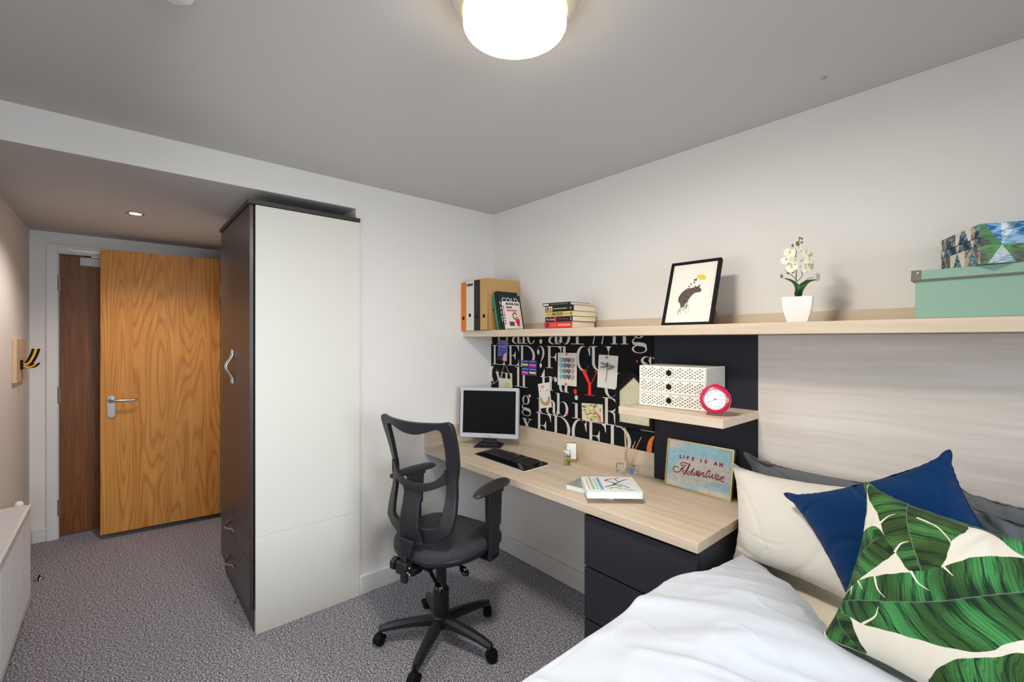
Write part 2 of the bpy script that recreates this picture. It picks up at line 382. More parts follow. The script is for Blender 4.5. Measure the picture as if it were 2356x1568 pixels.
def bow(mb, c, half, depth, horiz, r=.005):
    pts = []
    for i in range(17):
        t = -1 + 2 * i / 16; a = abs(t); q = half * t
        s_ = 0 if a > .78 else (math.cos(PI * a / .78) * .5 + .5)
        pts.append((c[0] + q, c[1] - .006 - depth * s_, c[2]) if horiz else (c[0], c[1] - .006 - depth * s_, c[2] + q))
    mb.tube(pts, r, 8)
for i, (a, c) in enumerate(((WX0, xs - .0015), (xs + .0015, WX1 - .001))):
    d = MB().box((a, WY0 - .026, .492), (c, WY0 - .008, 2.168)).build('door', WDOOR, wd, bevel=.001)
    hb = MB(); bow(hb, (xs - .022 + .044 * i, WY0 - .026, 1.335), .095, .032, False)
    hb.build('handle', CHROME, d, smooth=50)
for z0, z1, zh in ((.368, .489, .412), (.12, .365, .207)):
    d = MB().box((WX0, WY0 - .026, z0), (WX1 - .001, WY0 - .008, z1)).build('drawer', WDOOR, wd, bevel=.001)
    hb = MB(); bow(hb, (-.46, WY0 - .026, zh), .095, .03, True)
    hb.build('handle', CHROME, d, smooth=50)

DZ = .79; DT = .037; DF = -.572; DX = 1.829
dk = thing('desk', 'long light oak desk fixed along the wall, monitor on its far end', 'desk', (.9, -.28, 0))
MB().box((.02, DF, DZ - DT), (DX, -.02, DZ)).build('desktop', OAK, dk, bevel=.0015)
MB().box((.02, -.019, DZ - .02), (1.325, -.0, .912)).build('upstand', OAK, dk, bevel=.001)
MB().box((0, DF, DZ - DT), (.019, -.0, .912)).build('side_upstand', OAKY, dk, bevel=.001)
PX0, PX1, PYF = 1.315, 1.816, -.553
pd = thing('drawer_pedestal', 'graphite three drawer pedestal under the right end of the desk', 'drawers', ((PX0 + PX1) / 2, -.3, 0))
MB().box((PX0 + .004, PYF + .02, .0), (PX1, -.02, .752)).build('body', GRAPH, pd, bevel=.001)
for z0, z1 in ((.52, .736), (.297, .512), (.07, .289)):
    MB().box((PX0, PYF, z0), (PX1 - .002, PYF + .019, z1)).build('drawer', GRAPH, pd, bevel=.001)

SZ = 1.55; SB = 1.508; SY = -.27
sh = thing('wall_shelf', 'long light oak wall shelf running above desk and bed', 'shelf', (2.0, -.13, SB))
MB().box((.0, SY, SB), (3.6, -.016, SZ)).build('board', OAK, sh, bevel=.0015)
MB().box((.0, -.0155, SZ - .042), (3.6, 0, 1.598)).build('upstand', OAK, sh, bevel=.001)
MB().box((1.350, -.357, 1.152), (1.820, -.021, 1.187)).build('small_shelf', OAK, None, bevel=.0015)
tag(bpy.data.objects['small_shelf'], 'short oak shelf on the graphite panel holding storage box and clock', 'shelf')
pn = MB().box((1.326, -.02, .77), (1.818, -.001, SB - .001)).build('wall_panel', GRAPHB, None, bevel=.001)
tag(pn, 'graphite wall panel between the lettered board and the pale headboard', 'wall panel')
hb_ = MB().box((1.819, -.022, .25), (3.6, -.001, SB - .001)).build('headboard_panel', PALE, None, bevel=.001)
tag(hb_, 'pale wood grain headboard panel on the wall behind the pillows', 'headboard')

# ---------------------------------------------------------------- lettered pinboard
BX0, BX1, BZ0, BZ1 = .001, 1.3255, .913, 1.507
pb = thing('pinboard', 'black pinboard printed with big serif letters above the desk', 'pinboard', (.66, -.01, BZ0))
MB().box((BX0, -.02, BZ0), (BX1, -.001, BZ1)).build('board', mat('pinboard_black', rgb(20, 20, 23), rough=.8, spec=.15, bump=.3, bscale=900), pb)
GY = -.0206
def clip(poly):
    for ax, lim, sg in ((0, BX0, 1), (0, BX1, -1), (1, BZ0, 1), (1, BZ1, -1)):
        out = []
        for i in range(len(poly)):
            a, c = poly[i], poly[(i + 1) % len(poly)]; da = (a[ax] - lim) * sg; dc = (c[ax] - lim) * sg
            if da >= 0: out.append(a)
            if (da >= 0) != (dc >= 0):
                t = da / (da - dc); out.append((a[0] + (c[0] - a[0]) * t, a[1] + (c[1] - a[1]) * t))
        poly = out
        if len(poly) < 3: return None
    return poly
class Glyph:
    def __init__(s, mb, k, x0, x1, z0, z1): s.mb, s.k, s.x0, s.x1, s.z0, s.z1 = mb, k, x0, x1, z0, z1; s.w = x1 - x0; s.h = z1 - z0
    def P(s, pts):   # absolute points
        q = clip(pts)
        if q: s.mb.poly([(p[0], GY - random.random() * .0002, p[1]) for p in q], s.k)
    def R(s, a, c, e, g): s.P([(a, e), (c, e), (c, g), (a, g)])
    def ring(s, cx, cz, rx, rz, a0, a1, gl, gr, gv):
        n = max(6, int(abs(a1 - a0) / 8)); icx = cx + (gl - gr) / 2; irx = rx - (gl + gr) / 2; irz = rz - gv
        pts = []
        for i in range(n + 1):
            a = math.radians(a0 + (a1 - a0) * i / n); pts.append(((cx + rx * math.cos(a), cz + rz * math.sin(a)), (icx + irx * math.cos(a), cz + irz * math.sin(a))))
        for i in range(n): s.P([pts[i][0], pts[i + 1][0], pts[i + 1][1], pts[i][1]])
    def dot(s, cx, cz, rx, rz): s.P([(cx + rx * math.cos(i * PI / 10), cz + rz * math.sin(i * PI / 10)) for i in range(20)])
    def curve(s, pts, ws):
        P = spline([(p[0], p[1], 0) for p in pts], 8); n = len(P); W = [np.interp(i / (n - 1), np.linspace(0, 1, len(ws)), ws) for i in range(n)]
        E = []
        for i, p in enumerate(P):
            t = (P[min(i + 1, n - 1)] - P[max(i - 1, 0)]).normalized(); q = Vector((-t.y, t.x, 0)) * W[i] / 2
            E.append(((p + q)[:2], (p - q)[:2]))
        for i in range(n - 1): s.P([E[i][0], E[i + 1][0], E[i + 1][1], E[i][1]])
    def draw(s, ch):
        x0, x1, z0, z1, w_, h = s.x0, s.x1, s.z0, s.z1, s.w, s.h; S = .0205; t = .0036; xh = .088; R = s.R
        if ch in 'LEF':
            R(x0, x0 + .035 + S + .004, z1 - t, z1) if ch == 'L' else R(x0, x1, z1 - t, z1)
            a = x0 + .017; R(a, a + S, z0, z1)
            if ch in 'LE':
                R(x0, x1, z0, z0 + t); s.P([(x1, z0), (x1, z0 + h * .34), (x1 - t, z0 + h * .3), (x1 - .008, z0 + h * .14), (x1 - .028, z0 + t * .6)])
            else: R(x0, a + S + .02, z0, z0 + t)
            if ch in 'EF':
                s.P([(x1, z1), (x1 - .034, z1 - t * .6), (x1 - .012, z1 - h * .12), (x1 - t, z1 - h * .3), (x1, z1 - h * .3)])
                m = (z0 + z1) / 2; q = a + S + (x1 - a - S) * .55; R(a + S, q, m - t / 2, m + t / 2)
                s.P([(q, m + h * .2), (q - t, m + h * .2), (q - .012, m + .01), (q - .026, m + t * .4), (q - .026, m - t * .4), (q - .012, m - .01), (q - t, m - h * .2), (q, m - h * .2)])
        elif ch == 'D':
            a = x0 + .017; R(a, a + S, z0, z1); c = x0 + w_ * .42; R(x0, c, z1 - t, z1); R(x0, c, z0, z0 + t); s.ring(c, (z0 + z1) / 2, x1 - c, h / 2, -90, 90, 0, S * 1.1, t)
            s.ring(c, (z0 + z1) / 2, x1 - c, h / 2, -90, 90, t, S * 1.1, t)
        elif ch in 'CG':
            cx = (x0 + x1) / 2; cz = (z0 + z1) / 2; s.ring(cx, cz, w_ / 2, h / 2, 38, 325, S * 1.1, t, t)
            s.P([(x1, z1 - .004), (x1 - t, z1 - .004), (x1 - .014, z1 - h * .14), (x1 - .01, z1 - h * .26), (x1 - t, z1 - h * .4), (x1, z1 - h * .4)])
        elif ch == 'O': s.ring((x0 + x1) / 2, (z0 + z1) / 2, w_ / 2, h / 2, 0, 360, S * 1.4, S * 1.4, t)
        elif ch == 'U':
            a = x0 + .017; R(x0, a + S + .017, z1 - t, z1); R(x1 - .04, x1, z1 - t, z1); b_ = x1 - .018; s.P([(b_ + .012, z1), (b_ - .016, z1), (b_ - t, z1 - .03), (b_, z1 - .03)])
            zc = z0 + h * .34; R(a, a + S, zc, z1); R(b_ - t, b_, zc, z1); s.ring((a + b_) / 2, zc, (b_ - a) / 2, zc - z0, 180, 360, S, t, t)
        elif ch in 'Il':
            c = (x0 + x1) / 2; R(c - S / 2, c + S / 2, z0, z1); R(x0, x1, z0, z0 + t)
            R(x0, x1 if ch == 'I' else c, z1 - t, z1)
        elif ch == 'i':
            c = (x0 + x1) / 2; q = z0 + h * .66; R(c - S / 2, c + S / 2, z0, q); R(x0, x1, z0, z0 + t); R(x0, c, q - t, q); s.dot(c, z1 - .014, .0125, .0145)
        elif ch == '!':
            c = (x0 + x1) / 2; s.dot(c, z0 + .016, .0125, .0155); s.P([(c - .0015, z0 + .04), (c + .0015, z0 + .04), (c + .012, z1), (c - .012, z1)])
        elif ch == '?':
            c = x0 + w_ * .56; s.dot(c - .004, z0 + .0155, .0115, .015)
            s.ring((x0 + x1) / 2, z1 - h * .33, w_ / 2, h * .33, 0, 175, t, S * .85, t)
            s.curve([(x1 - S * .42, z1 - h * .33), (x1 - S * .6, z1 - h * .46), (c + .006, z1 - h * .62), (c - .002, z0 + h * .3), (c - .004, z0 + h * .25)], [S * .85, S * .75, S * .4, t, t]); s.dot(x0 + .0115, z1 - h * .29, .0105, .017)
        elif ch == '/': s.P([(x0, z0), (x0 + .007, z0), (x1, z1), (x1 - .006, z1)])
        elif ch == '-': R(x0, x1, z0, z1)
        elif ch in 'nm':
            k = 2 if ch == 'n' else 3; g = (w_ - .016) / (k - .25 if k == 2 else k - .55); g = (w_ - S - .03) / (k - 1)
            for i in range(k): c = x0 + .015 + i * g; R(c, c + S, z0, z1 - (.02 if i else 0)); R(c - .013, c + S + .013, z0, z0 + t)
            for i in range(k - 1): c = x0 + .015 + i * g + S; s.ring((c + c + g) / 2 - .0, z1 - .022, g / 2, .022, 0, 180, t, S, t)
        elif ch == 'u':
            a = x0 + .012; b_ = x1 - .012; zc = z0 + h * .3; R(a, a + S, zc, z1); R(x0, a, z1 - t, z1); R(b_ - S, b_, z0, z1); R(b_ - S - .012, b_ - S, z1 - t, z1); R(b_, x1, z0, z0 + t)
            s.ring((a + b_ - S) / 2 + .002, zc, (b_ - S - a) / 2, zc - z0, 180, 350, S, t, t)
        elif ch == 'a':
            b_ = x1 - .014; R(b_ - S, b_, z0 + .012, z1 - .024); s.ring((x0 + b_) / 2 + .003, z1 - .026, (b_ - x0) / 2 - .003, .026, 0, 160, t * 1.5, S, t); s.dot(x0 + .016, z1 - .03, .011, .012)
            s.ring(x0 + w_ * .43, z0 + h * .28, w_ * .43, h * .28, 50, 320, S, t, t); s.curve([(b_ - S * .45, z0 + .02), (b_ - .004, z0 + .003), (x1 - .002, z0 + .01), (x1, z0 + .03)], [S * .7, .008, t, t])
        elif ch == 'b':
            a = x0 + .004; R(a, a + S, z0 + .012, z1); R(x0 - .008, a, z1 - t, z1); s.P([(a, z0 - .002), (a + .003, z0 - .002), (a + S, z0 + .03), (a, z0 + .03)])
            rz = h * .33; s.ring(a + S + (x1 - a - S) / 2 - .004, z0 + rz, (x1 - a - S) / 2 + .004, rz, -160, 160, t, S, t)
        elif ch == 'e':
            s.ring((x0 + x1) / 2, (z0 + z1) / 2, w_ / 2, h / 2, 0, 330, S, t if False else S * .6, t); R(x0 + S, x1 - .004, z0 + h * .55, z0 + h * .55 + t)
        elif ch == 'r':
            c = x0 + w_ * .3; R(c - S / 2, c + S / 2, z0, z1); R(x0, c, z1 - t, z1); R(x0 + .0, c + S / 2 + .014, z0, z0 + t)
            s.curve([(c + S / 2, z1 - .03), (c + S, z1 - .008), (x1 - .01, z1 - .003)], [t, t, t]); s.dot(x1 - .014, z1 - .018, .0125, .015)
        elif ch == 't':
            c = x0 + w_ * .48; q = z0 + h * .64; R(c - S / 2, c + S / 2, z0 + .01, q + .01); s.P([(c - S / 2 - .012, q), (c + S / 2, q), (c + S / 2, z1), (c + S / 2 - t, z1)]); R(x0, x1, q - t, q); s.curve([(c, z0 + .012), (c + .012, z0 + .003), (x1, z0 + .02)], [S * .8, t * 1.4, t])
        elif ch == 'g':
            cx = x0 + w_ * .46; r1 = h * .205; c1 = z1 - h * .08 - r1; s.ring(cx, c1, w_ * .4, r1, 0, 360, S * .85, S * .85, t)
            c2 = z0 + h * .145; s.ring(cx + .004, c2, w_ * .5, h * .145, 0, 360, .012, .009, t)
            s.curve([(cx - w_ * .2, c1 - r1 + .004), (cx - w_ * .4, c1 - r1 - .012), (cx - w_ * .3, c2 + h * .19), (cx, c2 + h * .17), (cx + w_ * .38, c2 + h * .13), (x1 - .006, c2 + h * .03)], [t, .008, .014, .02, .02, .009])
            s.curve([(cx + w_ * .22, c1 + r1 * .75), (cx + w_ * .3, c1 + r1 * 1.2), (x1 - .012, z1 - .008)], [t, t, t]); s.dot(x1 - .01, z1 - .013, .009, .01)
        elif ch in 'sS':
            cx = (x0 + x1) / 2; c1 = z1 - h * .26; c2 = z0 + h * .27; s.ring(cx, c1, w_ / 2, h * .26, 25, 215, S * .75, t, t); s.ring(cx, c2, w_ / 2, h * .27, -155, 35, t, S * .75, t)
            s.curve([(x0 + .009, c1 - h * .08), (cx, (z0 + z1) / 2), (x1 - .01, c2 + h * .1)], [.014, .02, .014]); s.P([(x1, z1), (x1 - t, z1), (x1 - .016, z1 - .02), (x1 - t, z1 - .045), (x1, z1 - .045)])
            s.P([(x0, z0), (x0 + t, z0), (x0 + .012, z0 + .02), (x0 + t, z0 + .04), (x0, z0 + .04)])
        elif ch == 'Y':
            c = x0 + w_ * .5; q = z0 + h * .46; R(c - S / 2, c + S / 2, z0, q); R(c - .036, c + .036, z0, z0 + t); s.P([(c - S / 2, q), (c + S / 2, q), (x0 + .02 + S * 1.25, z1), (x0 + .016, z1)])
            s.P([(c + S / 2 - t, q), (c + S / 2, q - .002), (x1 - .02, z1), (x1 - .025, z1)]); R(x0, x0 + .062, z1 - t, z1); R(x1 - .045, x1, z1 - t, z1); s.P([(x1 - .036, z1), (x1 - .008, z1), (x1 - .022, z1 - .016)])
        elif ch == 'A':
            c = (x0 + x1) / 2; s.P([(x0 + .008, z0), (x0 + .012, z0), (c + .002, z1), (c - .004, z1)]); s.P([(c - .004, z1), (c + .004, z1), (x1 - .008, z0), (x1 - .034, z0)]); R(x0 + .018, x1 - .02, z0 + h * .35, z0 + h * .35 + t)
        elif ch in 'xv':
            if ch == 'x': s.P([(x0 + .006, z1), (x0 + .034, z1), (x1 - .004, z0), (x1 - .032, z0)]); s.P([(x1 - .02, z1), (x1 - .014, z1), (x0 + .018, z0), (x0 + .012, z0)])
            else: c = (x0 + x1) / 2; s.P([(x0 + .006, z1), (x0 + .034, z1), (c + .012, z0), (c - .002, z0)]); s.P([(x1 - .02, z1), (x1 - .014, z1), (c + .008, z0), (c + .002, z0)])
            R(x0, x0 + .045, z1 - t, z1); R(x1 - .036, x1, z1 - t, z1)
        elif ch == 'R':
            a = x0 + .017; R(a, a + S, z0, z1); c = x0 + w_ * .42; m = z0 + h * .5; R(x0, c, z1 - t, z1); R(x0, a + S + .014, z0, z0 + t); R(a, c, m, m + t)
            s.ring(c, (z1 + m) / 2, w_ * .36, (z1 - m) / 2, -90, 90, t, S, t)
            s.curve([(c - .01, m + .001), (c + .018, m - .008), (c + .028, m - .035), (c + .031, z0 + .02), (c + .042, z0 + .002), (x1 - .004, z0 + .008), (x1, z0 + .028)], [t, .012, .02, .02, .012, t, t])
        elif ch == ')': s.ring((x0 + x1) / 2, (z0 + z1) / 2, w_ / 2, h / 2, -90, 40, t, t, t); s.P([(.001, z1 - .004), (.03, z1 - .002), (.014, z1 - .03), (.012, z0 + .06), (.035, z0 + .014), (.001, z0 + .03)])
LET = [('m','y',-0.024,0.203,1.462,1.557),('a','w',0.231,0.321,1.461,1.549),('i','w',0.315,0.385,1.462,1.60),('e','w',0.382,0.461,1.460,1.549),('!','w',0.498,0.527,1.461,1.600),('a','w',0.579,0.670,1.460,1.549),('b','w',0.672,0.763,1.460,1.600),('I','w',0.768,0.868,1.461,1.600),('/','w',0.932,0.972,1.463,1.600),('/','w',0.994,1.034,1.463,1.600),('n','w',1.057,1.173,1.463,1.549),('g','w',1.194,1.285,1.417,1.570),
('L','w',0.015,0.153,1.311,1.450),('E','w',0.188,0.303,1.311,1.450),('D','w',0.307,0.459,1.310,1.450),('?','w',0.478,0.545,1.308,1.449),('F','w',0.561,0.691,1.310,1.448),('l','w',0.688,0.742,1.310,1.448),('C','w',0.809,0.913,1.308,1.452),('U','w',0.911,1.063,1.309,1.451),('s','w',1.249,1.309,1.314,1.402),('-','w',1.316,1.3255,1.392,1.397),
(')','w',-0.113,0.087,1.164,1.300),('v','w',0.048,0.148,1.168,1.259),('u','w',0.150,0.245,1.169,1.257),('l','w',0.262,0.328,1.171,1.304),('l','w',0.318,0.385,1.169,1.311),('t','w',0.508,0.568,1.167,1.300),('r','w',0.574,0.656,1.169,1.258),('u','w',0.660,0.751,1.168,1.256),('!','r',0.789,0.815,1.164,1.300),('Y','r',0.834,0.988,1.167,1.309),('U','w',1.000,1.115,1.169,1.308),('A','w',1.158,1.270,1.169,1.312),
('g','w',0.330,0.420,0.981,1.130),('r','w',0.480,0.561,1.021,1.112),('a','w',0.559,0.652,1.017,1.112),('b','w',0.651,0.747,1.019,1.159),('i','w',0.779,0.842,1.021,1.159),('R','w',1.002,1.143,1.016,1.167),('S','w',1.157,1.237,1.021,1.169),('I','w',1.248,1.325,1.018,1.170),
('x','w',0.334,0.431,0.868,0.966),('E','w',0.470,0.603,0.862,1.018),('D','w',0.617,0.763,0.862,1.018),('C','w',0.775,0.888,0.860,1.018),('E','w',0.892,1.026,0.862,1.019),('D','w',1.042,1.190,0.862,1.022),('O','o',1.283,1.40,0.829,1.006)]
b = MB()
for ch, c, x0, x1, z0, z1 in LET: Glyph(b, 'wyro'.index(c), x0, x1, z0, z1).draw(ch)
b.build('lettering', [mat('letter_white', rgb(214, 206, 200), rough=.8, spec=.1), mat('letter_yellow', rgb(205, 200, 40), rough=.8), mat('letter_red', rgb(238, 45, 45), rough=.8), mat('letter_orange', rgb(240, 125, 50), rough=.8)], pb, label='off-white, yellow, red and orange serif letters', weld=False)
# ================================================================ THINGS PINNED TO THE BOARD
def quad_frame(c4):
    """matrix with x to the right, z up, for a sheet given by TL, TR, BR, BL (x,z) on the board"""
    tl, tr, br, bl = [Vector((p[0], 0, p[1])) for p in c4]
    x = ((tr - tl) + (br - bl)) / 2; z = ((tl - bl) + (tr - br)) / 2; c = (tl + tr + br + bl) / 4
    w_, h = x.length, z.length; x.normalize(); z = (z - x * z.dot(x)).normalized()
    M = Matrix(((x.x, 0, z.x, c.x), (0, 1, 0, -.0225), (x.z, 0, z.z, c.z), (0, 0, 0, 1)))
    return M, w_, h
def sheet(name, label, cat, c4, m, group=None, pin=None, curl=.004):
    M, w_, h = quad_frame(c4)
    t = thing(name, label, cat, M.translation, group)
    b = MB(M); n = 8
    P = [[(w_ * (i / n - .5), -.0004 - curl * ((2 * i / n - 1) ** 2) * (1 - j / n), h * (j / n - .5)) for j in range(n + 1)] for i in range(n + 1)]
    Q = [[(p[0], p[1] + .0008, p[2]) for p in r] for r in P]
    b.grid(P, flip=True); b.grid(Q)
    b.build('card', m, t, smooth=60)
    return t, M, w_, h
def pins(pts, lab):
    for i, (x, z, q) in enumerate(pts):
        b = MB(); b.lathe([(.0015, 0), (.0015, -.004), (.0055, -.005), (.0065, -.008), (.0045, -.011), (0.0001, -.0115)], (x, q, z), ax='y', n=14)
        tag(b.build('push_pin', PINK, None, smooth=50), lab[i], 'push pin', 'pink push pins')
LILAC = mat('print_sky', rgb(96, 110, 178), rough=.7, var=.45, vscale=30)
t, M, w_, h = sheet('photo_print', 'narrow blue and pink sky print pinned at the top left of the board', 'print', [(.088, 1.486), (.192, 1.483), (.186, 1.338), (.077, 1.345)], LILAC)
b = MB(M); e = -.0062
b.poly([(w_ * x, e, h * z) for x, z in ((-.5, -.5), (.5, -.5), (.5, -.36), (.2, -.3), (.02, -.22), (-.2, -.3), (-.5, -.28))], 0)
b.poly([(w_ * x, e - .0003, h * z) for x, z in ((.5, -.5), (.5, -.1), (.3, -.12), (.12, -.25), (.05, -.5))], 1)
for i in range(5):
    ribbon(b, [(w_ * (-.3 + .6 * j / 14), h * (.3 - i * .11 + .025 * math.sin(j * 2.1 + i))) for j in range(15)], .003, M=Matrix.Translation((0, e - .0004, 0)), k=2 + (i == 1))
b.build('picture', [mat('ink_dark', rgb(40, 38, 48)), mat('ink_rose', rgb(226, 170, 190)), mat('ink_navy', rgb(60, 70, 130)), mat('ink_gold', rgb(230, 190, 120))], t)
# hanging note holder with string
t = thing('hanging_card', 'small cream card hanging from a string behind the monitor', 'card', (.166, -.03, 1.3))
b = MB(); b.box((.098, -.03, 1.12), (.236, -.0215, 1.218)); b.build('card', mat('card_cream', rgb(222, 216, 196), rough=.8), t, bevel=.001)
b = MB(); b.lathe([(.0001, 0), (.03, 0), (.03, -.0006), (.0001, -.0006)], (.195, -.0302, 1.168), ax='y', n=24); b.build('emblem', mat('pale_gold_print', rgb(220, 206, 140), rough=.6), t)
b = MB(); b.tube([(.108, -.026, 1.218), (.16, -.024, 1.322), (.232, -.026, 1.218)], .0016, 6); b.build('string', mat('string', rgb(214, 196, 160), rough=.9), t)
# four part coloured print
t, M, w_, h = sheet('patterned_print', 'square blue print with yellow and pink brush words', 'print', [(.331, 1.353), (.477, 1.354), (.486, 1.252), (.338, 1.252)], mat('print_blue', rgb(44, 52, 128), rough=.6))
b = MB(M); e = -.0060
for i in range(2):
    for j in range(2):
        cx, cz = w_ * (-.25 + .5 * i), h * (.25 - .5 * j); yl = (i + j) % 2 == 0
        b.poly([(cx - w_ * .21, e, cz + h * .14), (cx + w_ * .21, e, cz + h * .14), (cx + w_ * .21, e, cz + h * .19), (cx - w_ * .21, e, cz + h * .19)], 2)
        if not yl: b.poly([(cx - w_ * .24, e, cz - h * .22), (cx + w_ * .24, e, cz - h * .22), (cx + w_ * .24, e, cz - h * .05), (cx - w_ * .24, e, cz - h * .05)], 3)
        for q in range(2):
            ribbon(b, [(cx + w_ * (-.2 + .4 * s / 20), cz - h * .05 + h * .06 * math.sin(s * 1.25 + q)) for s in range(21)], h * .06, M=Matrix.Translation((0, e - .0004 - q * .0002, 0)), k=0 if yl else 1)
b.build('picture', [mat('ink_yellow', rgb(236, 226, 70)), mat('ink_pink', rgb(240, 110, 160)), mat('ink_skyblue', rgb(130, 170, 220)), mat('ink_magenta', rgb(150, 40, 150))], t)
# hearts
t, M, w_, h = sheet('heart_print', 'cream print with four rows of teal and grey hearts', 'print', [(.661, 1.408), (.820, 1.409), (.815, 1.211), (.668, 1.211)], mat('print_cream', rgb(226, 214, 202), rough=.9))
def heart(b, cx, cz, r, k, e, M=None):
    pts = []
    for i in range(28):
        a = 2 * PI * i / 28; x = 16 * math.sin(a) ** 3; z = 13 * math.cos(a) - 5 * math.cos(2 * a) - 2 * math.cos(3 * a) - math.cos(4 * a)
        pts.append((cx + x * r / 16, e, cz + z * r / 15))
    b.poly(pts, k)
b = MB(M)
for j in range(4):
    for i in range(4): heart(b, w_ * (-.29 + i * .195), h * (.28 - j * .17), .0165, i, -.0062 - .0002 * (i % 2))
b.build('hearts', [mat('heart_teal', rgb(110, 184, 190)), mat('heart_grey', rgb(128, 118, 120)), mat('heart_dark', rgb(98, 90, 94)), mat('heart_light', rgb(168, 158, 152))], t, label='teal and grey hearts')
# rainbow smile
t, M, w_, h = sheet('smile_card', 'small tilted card with a rainbow smile', 'card', [(.493, 1.203), (.596, 1.222), (.609, 1.066), (.511, 1.048)], mat('print_ivory', rgb(232, 226, 212), rough=.9))
b = MB(M)
for q, r in enumerate((.032, .037, .042)):
    ribbon(b, [(r * math.cos(math.radians(a)), -.012 + r * 1.15 * math.sin(math.radians(a))) for a in range(180, 361, 12)], .0052, M=Matrix.Translation((0, -.0055, 0)), k=q)
for sx in (-1, 1): heart(b, sx * .03, .03, .0045, 3, -.0056)
b.build('picture', [mat('ink_green', rgb(80, 140, 110)), mat('ink_amber', rgb(228, 180, 90)), mat('ink_coral', rgb(214, 110, 80)), mat('ink_plum', rgb(150, 90, 110))], t)
# dragonfly
t, M, w_, h = sheet('dragonfly_print', 'pale portrait print of a grey dragonfly', 'print', [(.985, 1.403), (1.116, 1.400), (1.097, 1.215), (.965, 1.222)], mat('print_pale', rgb(226, 220, 212), rough=.9), curl=.007)
b = MB(M); e = -.0085
ribbon(b, [(.0, .045), (-.001, .0), (-.008, -.055)], .0028, Matrix.Translation((0, e, 0)), 0)
b.poly([(.0 + .0045 * math.cos(a), e - .0002, .04 + .014 * math.sin(a)) for a in [i * PI / 8 for i in range(16)]], 0)
for ax, az, lx, lz, rot in ((-.024, .042, .025, .0045, 12), (.022, .034, .024, .0045, 4), (-.024, .026, .024, .005, -8), (.021, .022, .023, .005, -18)):
    r_ = math.radians(-rot); pts = []
    for i in range(18):
        a = 2 * PI * i / 18; x, z = lx * math.cos(a), lz * math.sin(a); pts.append((ax + x * math.cos(r_) - z * math.sin(r_), e - .0001, az + x * math.sin(r_) + z * math.cos(r_)))
    b.poly(pts, 1)
b.build('dragonfly', [mat('ink_black', rgb(44, 44, 50)), mat('ink_wing', rgb(120, 122, 128))], t, label='dark grey dragonfly')
# abstract giraffe print
t, M, w_, h = sheet('animal_print', 'small black and cream print with a lime and a pink giraffe', 'print', [(.855, 1.118), (1.009, 1.127), (1.006, 1.024), (.855, 1.017)], mat('print_splash', rgb(226, 214, 176), rough=.8), curl=.001)
b = MB(M); e = -.0028; rnd = random.Random(3)
for i in range(46):
    x, z = rnd.uniform(-.5, .1), rnd.uniform(-.45, .45); l = rnd.uniform(.02, .12); a = rnd.uniform(-.4, .4)
    if i > 38: x, z, l, a = rnd.uniform(.1, .45), rnd.uniform(0, .5), .2, 1.5
    ribbon(b, [(w_ * x, h * z), (w_ * (x + l * math.cos(a)), h * max(-.5, min(.5, z + l * math.sin(a))))], rnd.uniform(.001, .004), Matrix.Translation((0, e - i * .00001, 0)), 0)
for k, dx, s_ in ((1, .1, 1), (2, .3, .72)):
    T = Matrix.Translation((0, e - .0008 - k * .0002, 0))
    ribbon(b, [(w_ * (dx - .32 * s_), h * .42 * s_), (w_ * (dx - .2 * s_), h * .1 * s_), (w_ * (dx), -h * .1)], .008 * s_, T, k)
    ribbon(b, [(w_ * (dx - .03), -h * .08), (w_ * (dx + .1 * s_), -h * .2)], .016 * s_, T, k)
    for q in (-.04, .02, .07, .12): ribbon(b, [(w_ * (dx + q * s_), -h * .18), (w_ * (dx + (q + .01) * s_), -h * .42)], .004, T, k)
b.build('picture', [mat('ink_jet', rgb(24, 22, 24)), mat('ink_lime', rgb(204, 222, 110)), mat('ink_hotpink', rgb(238, 120, 140))], t)
pins([(.742, 1.400, -.0235), (.735, 1.221, -.0235), (1.038, 1.390, -.0235), (.536, 1.190, -.0235), (.742, 1.035, -.0205), (1.231, 1.375, -.0205), (.127, 1.472, -.0235)],
     ['pink pin at the top edge of the heart print', 'pink pin at the bottom edge of the heart print', 'pink pin at the top of the dragonfly print', 'pink pin at the top of the rainbow smile card', 'pink pin stuck in the printed letter b under the rainbow smile card', 'pink pin beside the upper left corner of the storage box', 'pink pin in the narrow sky print'])
# house shaped frame with map
t = thing('house_frame', 'black house shaped frame with a pale map, half behind the small shelf', 'picture frame', (1.215, -.03, 1.03))
o_ = [(1.100, 1.025), (1.345, 1.025), (1.345, 1.21), (1.2225, 1.322), (1.100, 1.21)]
i_ = [(1.122, 1.047), (1.323, 1.047), (1.323, 1.200), (1.2225, 1.292), (1.122, 1.200)]
o_ = [(1.100, 1.025), (1.3255, 1.025), (1.3255, 1.222), (1.213, 1.322), (1.100, 1.222)]; i_ = [(1.120, 1.046), (1.308, 1.046), (1.308, 1.213), (1.213, 1.295), (1.120, 1.213)]
b = MB()
for k in range(5):
    a, c, d, e = o_[k], o_[(k + 1) % 5], i_[(k + 1) % 5], i_[k]
    b.prism([(p[0], -.021, p[1]) for p in (a, c, d, e)], (0, -.016, 0))
b.build('frame', BLACKM, t)
b = MB(); b.prism([(p[0], -.021, p[1]) for p in i_], (0, -.004, 0)); b.build('map', mat('map_cream', rgb(214, 206, 176), rough=.9, var=.14, vscale=90), t, label='pale cream map')

